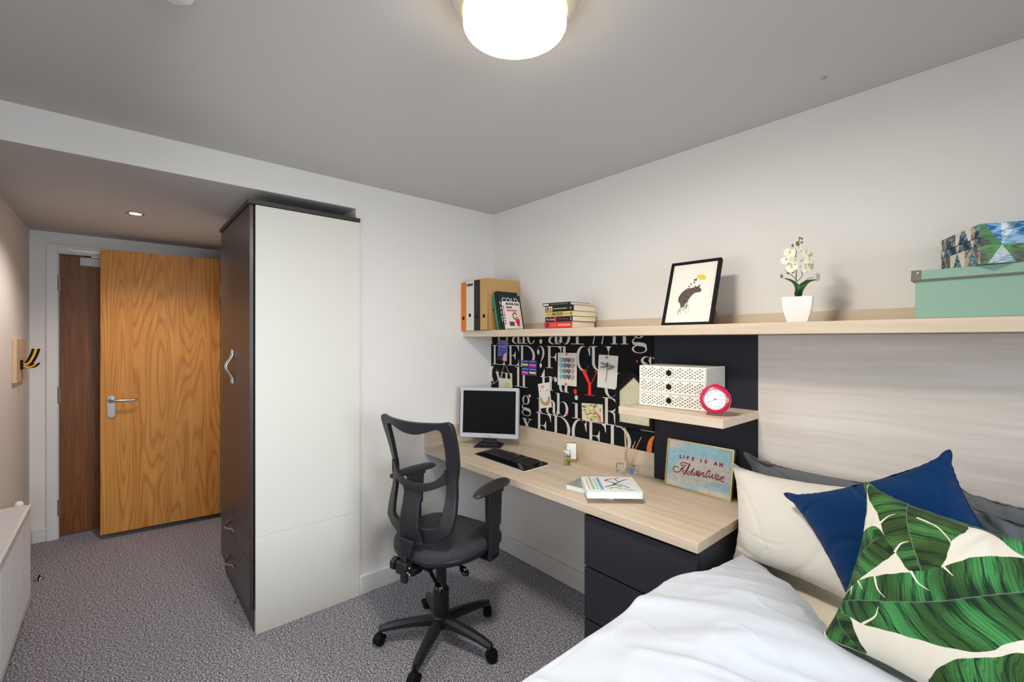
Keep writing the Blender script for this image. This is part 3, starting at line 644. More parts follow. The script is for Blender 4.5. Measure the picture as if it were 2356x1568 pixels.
# ================================================================ BINDERS AND BOOKS ON THE LONG SHELF
def ring_hole(mb, c, r, k): mb.lathe([(r * .55, 0), (r * .55, -.0012), (r, -.0012), (r, 0)], c, ax='y', n=20, k=k, caps=False)
BY = -.285
for x0, x1, z1, col, lab, holez in ((.003, .056, 1.877, rgb(228, 120, 30), 'orange lever arch binder at the left end of the shelf', 1.635), (.059, .149, 1.884, rgb(222, 214, 202), 'white lever arch binder with a dark label strip', 1.652), (.152, .213, 1.882, rgb(30, 26, 26), 'black lever arch binder beside the kraft one', 1.640), (.216, .300, 1.884, rgb(196, 154, 96), 'kraft brown box binder leaning books rest on', 1.642)):
    t = thing('ring_binder', lab, 'binder', ((x0 + x1) / 2, -.15, SZ), 'binders at the left end of the long shelf')
    m = mat('binder_%d' % round(x0 * 1000), col, rough=.55)
    b = MB(); b.box((x0, BY, SZ), (x1, BY + .004, z1)); b.box((x0, BY, SZ), (x0 + .003, -.022, z1)); b.box((x1 - .003, BY, SZ), (x1, -.022, z1))
    if col == rgb(196, 154, 96): b.box((x0, BY, SZ), (x1, -.022, SZ + .003)); b.box((x0 + .002, BY + .002, z1 - .002), (x1 - .002, -.022, z1)); b.box((x0 + .002, -.026, SZ), (x1 - .002, -.022, z1))
    b.build('cover', m, t, bevel=.001)
    if col != rgb(196, 154, 96): MB().box((x0 + .006, BY + .012, SZ + .004), (x1 - .006, -.03, z1 - .02)).build('pages', CREAMP, t)
    b = MB(); ring_hole(b, ((x0 + x1) / 2, BY, holez), .0125, 0); b.lathe([(.0001, 0), (.0085, 0), (.0085, -.0004), (.0001, -.0004)], ((x0 + x1) / 2, BY - .0001, holez), ax='y', n=20)
    b.build('finger_ring', BLACKM, t, smooth=50)
    if x0 == .059: MB().box((x0 + .012, BY - .0008, z1 - .036), (x1 - .012, BY, z1 - .02)).build('label', mat('label_dark', rgb(70, 66, 66)), t, label='dark label strip')
    if x0 == .216:
        for zz in (1.675, 1.762): MB().box((x1, BY + .04, zz), (x1 + .0008, BY + .075, zz + .008)).build('slot', BLACKM, t)

def book_M(c, ang_z=0, tilt=0, ax='Y'):
    return Matrix.Translation(c) @ Matrix.Rotation(ang_z, 4, 'Z') @ Matrix.Rotation(tilt, 4, ax)
def book(label, M, w_, d, h, col, group=None, spine='x', pages=None, loc=None, covt=.0012, name='book'):
    """book standing in local frame: x thickness w_, y depth d (spine at y=0 side), z height h"""
    t = thing(name, label, 'book', loc or M.translation, group)
    b = MB(M); b.box((0, 0, 0), (covt, d, h)); b.box((w_ - covt, 0, 0), (w_, d, h)); b.box((0, -covt, 0), (w_, 0, h))
    c = b.build('cover', mat('cover_' + label[:26].replace(' ', '_'), col, rough=.45), t)
    MB(M).box((covt, 0, .0015), (w_ - covt, d - .003, h - .0015)).build('pages', pages or CREAMP, t)
    return t
# books leaning back against the kraft binder: local x = thickness (towards the room's right), local z along the lean
LEAN = math.radians(-13)
def lean(x, y): return Matrix.Translation((x, y, SZ + .001)) @ Matrix.Rotation(LEAN, 4, 'Y')
LG = 'books leaning on the kraft binder'
book('thin teal green book leaning against the kraft binder', lean(.368, -.262), .013, .165, .225, rgb(40, 140, 104), LG)
t = book('tall black book leaning second from the kraft binder', lean(.385, -.258), .028, .17, .245, rgb(22, 20, 22), LG)
t = book('black book with pale blue letters on its cover', lean(.4165, -.256), .02, .165, .222, rgb(30, 34, 38), LG)
M_ = lean(.4165, -.256) @ Matrix.Translation((.0205, .075, .185)) @ Matrix.Rotation(PI / 2, 4, 'Z')
b = MB(); v, fc = text_mesh('COLD', .05, M_, .0008); b.add(v, fc)
b.build('title', mat('title_blue', rgb(176, 206, 226)), t, label='pale blue COLD title')
b = MB(lean(.4165, -.256))
for i, zz in enumerate((.16, .13, .1, .075, .05)): b.box((.004, -.0018, zz), (.015, -.0013, zz + (.02, .014, .018, .012, .02)[i]), i % 2)
b.build('spine_print', [mat('spine_silver', rgb(170, 176, 176)), mat('spine_pale', rgb(214, 208, 190))], t)
# white paperback in front of them, facing the room's right
M_ = lean(.4475, -.262)
t = book('white paperback with a red and orange figure, in front of the leaning black books', M_, .024, .128, .176, rgb(232, 220, 212), LG)
b = MB(M_); X = .0244
def blk(y0, y1, z0, z1, k): b.box((X - .0003, y0, z0), (X, y1, z1), k)
for i, (y0, y1) in enumerate(((.012, .03), (.034, .045), (.048, .06), (.062, .074), (.082, .094), (.098, .108), (.11, .12))): blk(y0, y1 - .002, .152, .167, 0)
for i, (y0, y1) in enumerate(((.012, .022), (.025, .034), (.037, .046), (.049, .057))): blk(y0, y1, .131, .143, 0)
for i, (y0, y1) in enumerate(((.012, .023), (.026, .036), (.039, .05), (.056, .066), (.069, .08), (.083, .092))): blk(y0, y1, .111, .123, 1)
blk(.02, .06, .018, .045, 2)
for a in range(20, 340, 10):
    a0, a1 = math.radians(a), math.radians(a + 11)
    b.poly([(X, .072 + .019 * math.cos(a0), .082 + .024 * math.sin(a0)), (X, .072 + .019 * math.cos(a1), .082 + .024 * math.sin(a1)), (X, .072 + .012 * math.cos(a1), .082 + .016 * math.sin(a1)), (X, .072 + .012 * math.cos(a0), .082 + .016 * math.sin(a0))], 0)
b.poly([(X + .0001, y, z) for y, z in ((.076, .078), (.098, .08), (.1, .066), (.076, .058))], 3)
b.poly([(X + .0001, y, z) for y, z in ((.076, .058), (.1, .066), (.108, .05), (.102, .022), (.09, .012), (.076, .034), (.07, .046))], 1)
b.build('cover_print', [mat('ink_charcoal', rgb(44, 38, 38)), mat('ink_red', rgb(214, 52, 48)), mat('ink_maroon', rgb(96, 62, 62)), mat('ink_orange', rgb(240, 130, 50))], t)
b = MB(M_)
for i in range(7): b.box((.007, -.0016, .03 + i * .018), (.017, -.0013, .042 + i * .018), 0 if i > 3 else 1)
b.build('spine_print', [mat('ink_red', None), mat('ink_maroon', None)], t)

# stack of paperbacks lying flat, spines to the room
ST = [('red paperback at the bottom of the flat stack', .774, .981, .0355, .002, rgb(206, 46, 40), .19), ('black paperback with a pink mark, second from the bottom of the stack', .781, .985, .0275, -.5, rgb(18, 14, 18), .195), ('yellow MORSE paperback in the middle of the stack', .782, .987, .0265, 1, rgb(206, 178, 92), .2), ('black paperback with a small picture on its spine, second from the top', .787, .989, .033, 2.5, rgb(16, 18, 20), .19), ('thin dark paperback on top of the stack', .770, .965, .0165, 4.5, rgb(26, 32, 24), .18)]
z = SZ + .0005
for i, (lab, x0, x1, th, ang, col, dep) in enumerate(ST):
    L = x1 - x0; M_ = Matrix.Translation(((x0 + x1) / 2, -.252, z)) @ Matrix.Rotation(math.radians(ang), 4, 'Z') @ Matrix.Translation((-L / 2, 0, 0))
    t = thing('book', lab, 'book', ((x0 + x1) / 2, -.16, z), 'flat stack of paperbacks on the long shelf')
    b = MB(M_); b.box((0, 0, 0), (L, dep, .0012)); b.box((0, 0, th - .0012), (L, dep, th)); b.box((0, -.0012, 0), (L, 0, th)); b.build('cover', mat('stack_cover_%d' % i, col, rough=.45), t)
    MB(M_).box((.002, 0, .0012), (L - .002, dep - .003, th - .0012)).build('pages', CREAMP, t)
    b = MB(M_); Yp = -.0016
    def bar(a, c, e=.25, g=.75, k=0): b.box((L * a, Yp, th * e), (L * c, -.0011, th * g), k)
    if i == 0: bar(.07, .17, .2, .8, 0); [bar(.23 + .045 * q, .255 + .045 * q, .2, .8, 1) for q in range(5)]; [bar(.5 + .05 * q, .54 + .05 * q, .32, .68, 2) for q in range(9)]; ms = [mat('ink_indigo', rgb(80, 40, 100)), mat('ink_salmon', rgb(236, 100, 84)), mat('ink_peach', rgb(244, 150, 110))]
    if i == 1:
        v, fc = text_mesh('The Sister', .016, Matrix.Translation((L * .19, Yp, th * .5)), .0003); b.add(v, fc, 0)
        bar(.34, .42, .1, .9, 1); [bar(.5 + .04 * q, .53 + .04 * q, .35, .65, 2) for q in range(9)]; bar(.93, .95, .2, .8, 0); ms = [mat('ink_silver', rgb(190, 186, 192)), PINK, mat('ink_wine', rgb(96, 40, 66))]
    if i == 2:
        v, fc = text_mesh('MORSE', .024, Matrix.Translation((L * .46, Yp, th * .5)), .0006); b.add(v, fc, 0)
        [bar(.04 + .045 * q, .075 + .045 * q, .38, .6, 1) for q in range(5)]; [bar(.66 + .04 * q, .69 + .04 * q, .4, .58, 1) for q in range(5)]; bar(.91, .95, .25, .75, 0); ms = [mat('ink_olive', rgb(74, 62, 20)), mat('ink_tan', rgb(170, 120, 50))]
    if i == 3: bar(.03, .26, .08, .92, 0); bar(.05, .13, .2, .8, 1); bar(.16, .22, .2, .7, 2); [bar(.3 + .04 * q, .33 + .04 * q, .42, .56, 0) for q in range(12)]; bar(.88, .91, .35, .65, 0); ms = [mat('ink_bone', rgb(206, 196, 170)), mat('ink_brown', rgb(108, 84, 76)), mat('ink_rust', rgb(190, 110, 60))]
    if i == 4: bar(.02, .22, .2, .7, 0); [bar(.3 + .055 * q, .34 + .055 * q, .35, .6, 1) for q in range(11)]; ms = [mat('ink_ivory', rgb(226, 216, 196)), mat('ink_sage', rgb(120, 120, 96))]
    b.build('spine_lettering', ms, t)
    z += th + .0006
# ---------------------------------------------------------------- bear picture in a black frame, leaning back
FW, FH, FD = .222, .302, .018
tl = math.radians(-19)
FM = Matrix.Translation((1.5, -.249, SZ + .001)) @ Matrix.Rotation(math.radians(1.5), 4, 'Z') @ Matrix.Rotation(tl, 4, 'X')
def frame(t, M, w_, h, bw, d, m, name='frame'):
    b = MB(M)
    b.box((0, 0, 0), (w_, d, bw)); b.box((0, 0, h - bw), (w_, d, h)); b.box((0, 0, bw), (bw, d, h - bw)); b.box((w_ - bw, 0, bw), (w_, d, h - bw))
    return b.build(name, m, t, bevel=.0008)
t = thing('picture_frame', 'black framed print of a bear on a bicycle, leaning back on the shelf', 'picture frame', (1.61, -.2, SZ))
frame(t, FM, FW, FH, .012, FD, BLACKM)
MB(FM).box((.01, .006, .01), (FW - .01, .014, FH - .01)).build('print_paper', mat('print_white', rgb(232, 226, 214), rough=.9, spec=.1), t)
MB(FM).box((.012, .0145, .012), (FW - .012, FD, FH - .012)).build('backing', mat('backing_brown', rgb(110, 78, 52), rough=.8), t)
b = MB(); b.prism([(1.690, -.225, SZ + .0005), (1.690, -.118, SZ + .0005), (1.690, -.137, SZ + .06), (1.690, -.195, SZ + .09)], (.005, 0, 0)); b.build('easel_strut', mat('backing_brown', None), t)
b = MB(FM @ Matrix.Translation((0, .0052, 0)))
def fp(px, py):    # drawing coordinates of the bear artwork -> frame
    return (.062 + (px - 20) * .000134 + (1400 - py) * -.000006, .052 + (1400 - py) * .000148)
bear = [(0, 900), (20, 830), (90, 720), (170, 650), (290, 580), (420, 590), (500, 570), (530, 530), (560, 530), (590, 570), (640, 520), (690, 485), (700, 500), (670, 560), (690, 600), (740, 640), (750, 700), (690, 740), (600, 740), (540, 750), (460, 810), (400, 890), (350, 950), (340, 1000), (290, 1010), (270, 1070), (250, 1140), (180, 1190), (120, 1190), (100, 1110), (70, 1040), (20, 1010)]
for q, s_ in ((0, 1),): 
    bm_ = bmesh.new(); vs = [bm_.verts.new((fp(*p)[0], 0, fp(*p)[1])) for p in bear]; bm_.faces.new(vs); bmesh.ops.triangulate(bm_, faces=bm_.faces[:])
    bm_.verts.index_update(); b.add([v.co.copy() for v in bm_.verts], [[v.index for v in f.verts] for f in bm_.faces], 0); bm_.free()
T0 = Matrix.Translation((0, -.0004, 0))
b.poly([(fp(*p)[0], -.0004, fp(*p)[1]) for p in ((545, 215), (620, 175), (720, 180), (830, 225), (838, 355), (740, 350), (640, 310))], 1)
for c, r, rx in (((330, 1260), 95, 1.), ((90, 1330), 95, .55)):
    P_ = [fp(c[0] + r * rx * math.cos(math.radians(a)), c[1] + r * math.sin(math.radians(a))) for a in range(0, 361, 15)]; ribbon(b, P_, .0012, T0, 2)
for P_ in ([(210, 1270), (260, 1180), (330, 1130), (400, 1135)], [(320, 1130), (315, 1260)], [(320, 960), (320, 1130)], [(150, 1190), (60, 1350)], [(290, 1010), (370, 1000)]): ribbon(b, [fp(*p) for p in P_], .0024, T0, 0)
for c in ((495, 330), (545, 310), (545, 345), (405, 460), (350, 535), (500, 410)): b.poly([(fp(c[0] + 26 * math.cos(a), 0)[0], -.0005, fp(0, c[1] + 24 * math.sin(a))[1]) for a in [i * PI / 5 for i in range(10)]], 0)
for P_ in ([(500, 350), (505, 500)], [(505, 500), (440, 560)], [(560, 320), (600, 230)]): ribbon(b, [fp(*p) for p in P_], .0012, T0, 3)
b.build('artwork', [mat('bear_ink', rgb(88, 76, 72), rough=.8, var=.4, vscale=120), mat('ink_umbrella', rgb(218, 200, 50)), mat('ink_grey', rgb(150, 146, 132)), mat('ink_blush', rgb(200, 160, 150))], t, label='grey bear riding a bicycle under a yellow umbrella')

# ---------------------------------------------------------------- orchid
t = thing('potted_orchid', 'white artificial orchid in a square white pot on the shelf', 'plant', (2.022, -.205, SZ))
OC = (2.022, -.205); OM = Matrix.Translation((OC[0], OC[1], SZ + .0005)) @ Matrix.Rotation(math.radians(12), 4, 'Z')
b = MB(OM); prof = [(.031, 0), (.033, .01), (.039, .03), (.044, .055), (.0465, .088), (.0465, .0905)]
P = []
for r, z in prof: P.append([(-r, -r, z), (r, -r, z), (r, r, z), (-r, r, z), (-r, -r, z)])
b.grid([[P[i][j] for i in range(len(P))] for j in range(5)], flip=True)
Q = [[(p[0] * .93, p[1] * .93, max(.07, p[2])) for p in r] for r in P]
b.add([(-.031, -.031, 0), (.031, -.031, 0), (.031, .031, 0), (-.031, .031, 0)], [(3, 2, 1, 0)])
for j in range(4):
    a, c = P[-1][j], P[-1][j + 1]; k_ = lambda p, z: (p[0] * .93, p[1] * .93, z)
    b.add([a, c, k_(c, .0905), k_(a, .0905)], [(0, 1, 2, 3)]); b.add([k_(a, .0905), k_(c, .0905), k_(c, .08), k_(a, .08)], [(0, 1, 2, 3)])
b.build('pot', mat('glazed_white', rgb(236, 232, 226), rough=.25, spec=.5), t, smooth=30)
MB(OM).box((-.042, -.042, .078), (.042, .042, .084)).build('soil', mat('soil', rgb(70, 60, 46), rough=1, bump=1, bscale=300), t)
G1 = mat('orchid_leaf', rgb(44, 96, 34), rough=.4, spec=.45); G2 = mat('orchid_bud', rgb(96, 120, 52), rough=.5); ST_ = mat('orchid_stem', rgb(96, 92, 48), rough=.6); PET = mat('petal', rgb(240, 234, 212), rough=.7, sheen=.2); PEC = mat('petal_centre', rgb(226, 196, 110), rough=.6)
def leaf(mid, wid, up, m, name='leaf', n=16):
    mid = spline(mid, 5); N = len(mid); b = MB(); rows = []
    for i, p in enumerate(mid):
        t_ = (mid[min(i + 1, N - 1)] - mid[max(i - 1, 0)]).normalized(); s_ = t_.cross(Vector(up)).normalized(); u_ = s_.cross(t_)
        w_ = wid * math.sin(PI * (i / (N - 1)) ** .7) ** .8 if 0 < i < N - 1 else .0005
        rows.append([p + s_ * w_ * q - u_ * abs(q) ** 2 * w_ * -.35 for q in (-1, -.5, 0, .5, 1)])
    b.grid(rows); b.grid([[v - Vector((0, 0, .0008)) for v in r] for r in rows], flip=True)
    return b.build(name, m, t, smooth=70)
Rv = Vector((.658, .753, 0)); Fv = Vector((-.753, .658, 0)); O0 = Vector((OC[0], OC[1], SZ))
def op(r, f_, z): return O0 + Rv * r + Fv * f_ + Vector((0, 0, z))
leaf([op(.005, 0, .085), op(-.008, -.005, .12), op(-.03, -.012, .145), op(-.062, -.02, .158)], .017, (.2, -.6, .8), G1)
leaf([op(.002, 0, .085), op(.012, -.004, .12), op(.035, -.006, .145), op(.066, -.01, .155)], .02, (-.3, -.6, .7), G1)
b = MB(); st = spline([op(0, .005, .08), op(-.004, .004, .13), op(-.005, 0, .19), op(-.008, 0, .24), op(.0, 0, .275), op(.006, 0, .305)], 6); b.tube(st, .0016, 6)
for a, c, d in ((op(-.005, 0, .19), op(-.02, -.01, .2), op(-.03, -.015, .21)), (op(-.006, 0, .21), op(.01, -.01, .225), op(.02, -.015, .23)), (op(0, 0, .15), op(-.02, 0, .17), op(-.036, 0, .18)), (op(.0, 0, .15), op(.016, 0, .17), op(.012, 0, .19)), (op(.012, 0, .14), op(.04, 0, .16), op(.058, 0, .165)), (op(.0, 0, .27), op(.006, 0, .285), op(.014, 0, .292))): b.tube(spline([a, c, d], 5), .0011, 6)
b.build('stem', ST_, t, smooth=60)
def flower(c, nrm, r, rot=0):
    n_ = Vector(nrm).normalized(); u_ = n_.cross(Vector((0, 0, 1))).normalized(); v_ = u_.cross(n_) * -1; M_ = Matrix((( u_.x, v_.x, n_.x, c.x), (u_.y, v_.y, n_.y, c.y), (u_.z, v_.z, n_.z, c.z), (0, 0, 0, 1))) @ Matrix.Rotation(rot, 4, 'Z')
    b = MB(M_)
    for k, (ang, ln, wd_) in enumerate(((90, 1, .5), (210, 1, .45), (330, 1, .45), (20, 1.02, .75), (160, 1.02, .75))):
        a = math.radians(ang); rows = []
        for i in range(7):
            s_ = i / 6; w_ = wd_ * r * (math.sin(PI * min(.98, s_ * .86 + .1)) ** .7); rr = r * ln * s_; row = []
            for q in (-1, -.5, 0, .5, 1): row.append((rr * math.cos(a) - q * w_ * math.sin(a), rr * math.sin(a) + q * w_ * math.cos(a), r * (.25 * s_ - .28 * s_ * s_ * 1.2 + .1 * abs(q)) + .001 * k))
            rows.append(row)
        b.grid(rows); b.grid([[(p[0], p[1], p[2] - .0005) for p in r_] for r_ in rows], flip=True)
    f_ = b.build('blossom', PET, t, smooth=70)
    b = MB(M_); b.ball((0, -.1 * r, .22 * r), .2 * r, n=10, m=6, sc=(1, .8, 1)); b.ball((0, .12 * r, .25 * r), .14 * r, n=8, m=6); b.build('lip', PEC, f_, smooth=80)
vn = -Fv
for (r, f_, z, s_, tw) in ((-.036, -.012, .252, .019, -.3), (-.048, -.012, .226, .019, .4), (-.026, -.022, .222, .019, 0), (-.032, -.016, .198, .020, .6), (.02, -.012, .250, .017, .2), (.038, -.01, .238, .018, .5), (.022, -.024, .224, .019, 0), (.036, -.016, .206, .019, -.4), (.012, -.02, .196, .019, .3), (.064, -.008, .166, .019, .1), (-.002, -.008, .268, .013, .5)):
    flower(op(r, f_, z), vn + Rv * (.8 if r > .03 else (-.7 if r < -.03 else 0)) + Vector((0, 0, tw * .3)), s_, tw)
for r, z, s_ in ((-.003, .287, .0065), (.006, .307, .004), (.014, .304, .004), (.014, .291, .004), (-.02, .279, .005), (-.037, .182, .006), (-.044, .19, .003), (.014, .193, .0065), (-.06, .168, .006), (-.018, .186, .006)):
    b = MB(); b.ball(op(r, -.002, z), s_, n=8, m=6, sc=(.8, .8, 1.2)); b.build('bud', G2, t, smooth=80)

# ---------------------------------------------------------------- storage boxes on the shelf
MINT = mat('mint_card', rgb(142, 174, 154), rough=.75, spec=.2); MINTR = mat('rim_metal', rgb(122, 112, 102), rough=.5, metal=.4)
t = thing('storage_box', 'mint green lidded storage box with metal corners', 'box', (2.55, -.15, SZ))
MB().box((2.350, -.262, SZ + .0005), (2.745, -.03, SZ + .113)).build('body', MINT, t, bevel=.001)
ld = MB().box((2.344, -.268, SZ + .112), (2.751, -.024, SZ + .1425)).build('lid', MINT, t, bevel=.001)
b = MB(); b.box((2.3425, -.2695, SZ + .1115), (2.7525, -.0225, SZ + .1165)); b.build('rim', MINTR, ld, bevel=.001)
for cx, sx in ((2.344, 1), (2.751, -1)):
    b = MB(); b.box((min(cx - .0015 * sx, cx + .02 * sx), -.2698, SZ + .112), (max(cx - .0015 * sx, cx + .02 * sx), -.2675, SZ + .144)); b.box((min(cx - .0015 * sx, cx + .001 * sx), -.2698, SZ + .112), (max(cx - .0015 * sx, cx + .001 * sx), -.245, SZ + .144))
    c = b.build('corner', MINTR, ld, bevel=.002); b = MB(); b.lathe([(.0035, 0), (.003, -.0015), (.0001, -.002)], (cx + .014 * sx, -.2698, SZ + .1355), ax='y', n=12); b.build('rivet', CHROME, c, smooth=60)
# mountain print box: pattern is a numpy drawing held in the mesh
def tri_pattern(u, v, seed, side):
    """u, v arrays in metres; returns rgb"""
    rs = np.random.RandomState(seed); base = np.zeros(u.shape + (3,))
    n1 = np.zeros(u.shape)
    for k in range(6):
        fx, fy, ph = rs.uniform(30, 150) * (1 + k * .9), rs.uniform(30, 150) * (1 + k * .9), rs.uniform(0, 6.3); n1 += np.sin(u * fx + np.sin(v * fy + ph) * 2.2 + ph) / (1 + k * .45)
    n1 = (n1 - n1.min()) / (n1.max() - n1.min() + 1e-9)
    cols = np.array([[196, 186, 166], [86, 80, 78], [44, 60, 74], [110, 138, 150], [92, 156, 92], [140, 172, 196], [46, 104, 158], [206, 212, 214]]) / 255.
    pal = [(0, 1), (2, 3), (7, 0)] if side == 0 else [(3, 5), (7, 3), (4, 1), (6, 5), (3, 7), (2, 5)]
    S = .088; h = S * .866
    row = np.floor(v / h + .35); q = (v / h + .35) - row; uu = u / S + .5 * (row % 2); cell = np.floor(uu); fx = uu - cell
    up = (np.abs(fx - .5) * 2 < (1 - q))
    idx = ((cell * 7 + row * 13 + up * 5 + seed) % len(pal)).astype(int)
    if side == 0: idx = np.where(up, 1, np.where((cell + row) % 2 == 0, 0, 2)); 
    out = np.zeros(u.shape + (3,))
    for i, (a, c) in enumerate(pal):
        t_ = np.clip((n1 - .35) * 3 + (q - .5) * (.8 if side == 0 else -.8), 0, 1)[..., None]; out = np.where((idx == i)[..., None], cols[a] * (1 - t_) + cols[c] * t_, out)
    out *= (.8 + .3 * np.clip(n1 * 1.6, 0, 1))[..., None]
    return np.clip(out, 0, 1)
def set_colors(me, colfn):
    """point colours from a function of vertex index array -> rgb (sRGB 0..1)"""
    a = me.color_attributes.new('Col', 'FLOAT_COLOR', 'POINT'); c = colfn
    l = np.where(c <= .04045, c / 12.92, ((c + .055) / 1.055) ** 2.4); q = np.ones((len(me.vertices), 4)); q[:, :3] = l; a.data.foreach_set('color', q.astype(np.float32).ravel())
t = thing('storage_box', 'blue and grey mountain patterned storage box on top of the mint box', 'box', (2.52, -.16, SZ + .143))
BMx = Matrix.Translation((2.487, -.302, SZ + .1432)) @ Matrix.Rotation(math.radians(25), 4, 'Z')
WA, WB, BH, LH = .23, .30, .105, .032
def shell(name, parent, x0, x1, y0, y1, z0, z1, seed):
    """box whose visible faces are dense grids so that they can carry the pattern"""
    V = []; F = []; C_ = []
    def face(o, du, dv, nu, nv, side, u0=0, v0=0):
        base = len(V); o, du, dv = Vector(o), Vector(du), Vector(dv)
        U, W = np.meshgrid(np.linspace(0, 1, nu + 1), np.linspace(0, 1, nv + 1), indexing='ij')
        for i in range(nu + 1):
            for j in range(nv + 1): V.append(BMx @ (o + du * (i / nu) + dv * (j / nv)))
        for i in range(nu):
            for j in range(nv): a = base + i * (nv + 1) + j; F.append((a, a + nv + 1, a + nv + 2, a + 1))
        C_.append(tri_pattern(U * du.length + u0, W * dv.length + v0 + z0 * (side != 9), seed, side).reshape(-1, 3))
    nx, ny, nz = 300, 240, max(8, int((z1 - z0) * 1500))
    face((x0, y0, z0), (x1 - x0, 0, 0), (0, 0, z1 - z0), nx, nz, 1)
    face((x0, y1, z0), (0, y0 - y1, 0), (0, 0, z1 - z0), ny, nz, 0, u0=.03)
    face((x1, y0, z0), (0, y1 - y0, 0), (0, 0, z1 - z0), 20, nz, 0)
    face((x1, y1, z0), (x0 - x1, 0, 0), (0, 0, z1 - z0), 20, nz, 1)
    face((x0, y0, z1), (x1 - x0, 0, 0), (0, y1 - y0, 0), 60, 60, 1)
    face((x0, y1, z0), (x1 - x0, 0, 0), (0, y0 - y1, 0), 4, 4, 0)
    me = bpy.data.meshes.new(name); me.from_pydata([tuple(v) for v in V], [], F); me.materials.append(vcol('mountain_print', rough=.7)); set_colors(me, np.concatenate(C_))
    o = bpy.data.objects.new(name, me); COL.objects.link(o); put(o, parent); return o
shell('body', t, .002, WB, .002, WA, 0, BH - .004, 2)
shell('lid', t, -.001, WB + .003, -.001, WA + .003, BH - LH, BH + .003, 2)
# ================================================================ SMALL SHELF
SS = 1.1875
t = thing('drawer_box', 'white three drawer desktop box with black geometric pattern', 'box', (1.545, -.13, SS))
DBM = Matrix.Translation((1.390, -.252, SS + .0005)) @ Matrix.Rotation(math.radians(3.2), 4, 'Z')
W_, D_, H_ = .306, .205, .182
CARD = mat('card_white', rgb(234, 230, 220), rough=.8, spec=.15); INK = mat('card_ink', rgb(34, 32, 34), rough=.8)
b = MB(DBM); b.box((0, .004, 0), (W_, D_, H_))
def marks(b, w_, h, place, k, seed=0, s=.0215):
    """little triangles radiating round the points of a lattice"""
    ny = int(h / (s * .62)) + 2; nx = int(w_ / s) + 2
    for i in range(nx * 2):
        for j in range(ny):
            x = (i * .5 + .5) * s; z = (j + .35 + .5 * (i % 2)) * s * .62
            a = (PI / 6 if (i + j) % 2 else -PI / 6) + (PI if (i // 2 + j) % 2 else 0)
            r = s * .27; pts = [(x + r * math.cos(a), z + r * math.sin(a)), (x + r * .8 * math.cos(a + 2.35), z + r * .8 * math.sin(a + 2.35)), (x + r * .8 * math.cos(a - 2.75), z + r * .8 * math.sin(a - 2.75))]
            if min(p[0] for p in pts) < .002 or max(p[0] for p in pts) > w_ - .002 or min(p[1] for p in pts) < .002 or max(p[1] for p in pts) > h - .002: continue
            b.poly([place(*p) for p in pts], k)
marks(b, D_ - .004, H_, lambda x, z: (W_ + .0004, .004 + x, z), 1, s=.019)
marks(b, W_, D_ - .004, lambda x, z: (x, .004 + z, H_ + .0004), 1, s=.019)
b.build('case', [CARD, INK], t, weld=False)
dh = H_ / 3
for i in range(3):
    b = MB(DBM); z0 = i * dh + .0015; b.box((.002, -.001, z0), (W_ - .002, .012, z0 + dh - .003))
    marks(b, W_ - .006, dh - .004, lambda x, z: (.003 + x, -.0014, z0 + z), 1)
    d = b.build('drawer', [CARD, INK], t, weld=False)
    b = MB(DBM); b.lathe([(.0001, -.0018), (.0105, -.0018), (.0105, -.003), (.0125, -.003), (.0125, -.0012)], (W_ * .475, 0, z0 + dh * .5), ax='y', n=24, k=0)
    b.build('finger_hole', [mat('ring_brass', rgb(90, 76, 50), rough=.4, metal=.6)], d, smooth=40)
    b = MB(DBM); b.lathe([(.0001, -.0021), (.0104, -.0021), (.0104, -.0012)], (W_ * .475, 0, z0 + dh * .5), ax='y', n=24); b.build('finger_hole', BLACKM, d)
# round alarm clock
t = thing('alarm_clock', 'round crimson alarm clock with a white dial', 'clock', (1.757, -.29, SS))
RED = mat('clock_red', rgb(196, 26, 70), rough=.28, spec=.5, coat=.4)
CM = Matrix.Translation((1.757, -.282, SS + .0635)) @ Matrix.Rotation(math.radians(20), 4, 'Z') @ Matrix.Rotation(math.radians(-8), 4, 'X')
b = MB(CM); b.lathe([(.0001, .028), (.03, .028), (.05, .018), (.058, .0), (.056, -.014), (.048, -.022), (.042, -.0235), (.041, -.018)], ax='y', n=40, caps=False)
b.build('case', RED, t, smooth=50)
b = MB(CM); b.lathe([(.0001, -.0175), (.0415, -.0175), (.0415, -.014)], ax='y', n=40); b.build('dial', mat('dial_white', rgb(232, 230, 228), rough=.4), t)
b = MB(CM)
for i in range(60):
    a = i * PI / 30; r0, r1, hw = (.0335, .039, .0006) if i % 5 == 0 else (.037, .039, .0003)
    u_, v_ = (math.cos(a), math.sin(a)), (-math.sin(a), math.cos(a)); b.poly([(u_[0] * r0 - v_[0] * hw, -.018, u_[1] * r0 - v_[1] * hw), (u_[0] * r1 - v_[0] * hw, -.018, u_[1] * r1 - v_[1] * hw), (u_[0] * r1 + v_[0] * hw, -.018, u_[1] * r1 + v_[1] * hw), (u_[0] * r0 + v_[0] * hw, -.018, u_[1] * r0 + v_[1] * hw)], 0)
for i in range(1, 13):
    a = PI / 2 - i * PI / 6; v, fc = text_mesh(str(i), .0085, CM @ Matrix.Translation((.0285 * math.cos(a), -.0181, .0285 * math.sin(a)))); 
    bb = MB(); bb.v = v; base = len(b.v); b.v += [tuple(p) for p in v]; b.f += [[base + q for q in f_] for f_ in fc]; b.mi += [0] * len(fc)
b.build('dial_marks', mat('dial_grey', rgb(130, 124, 128)), t, weld=False)
for nm, a, ln, wd_, m in (('minute_hand', 214, .026, .0011, 'dial_grey'), ('hour_hand', -5, .016, .0014, 'dial_grey')):
    a = math.radians(a); b = MB(CM); ribbon(b, [(0, 0), (ln * math.cos(a), ln * math.sin(a))], wd_, Matrix.Translation((0, -.0186, 0))); b.build(nm, mat(m, None), t)
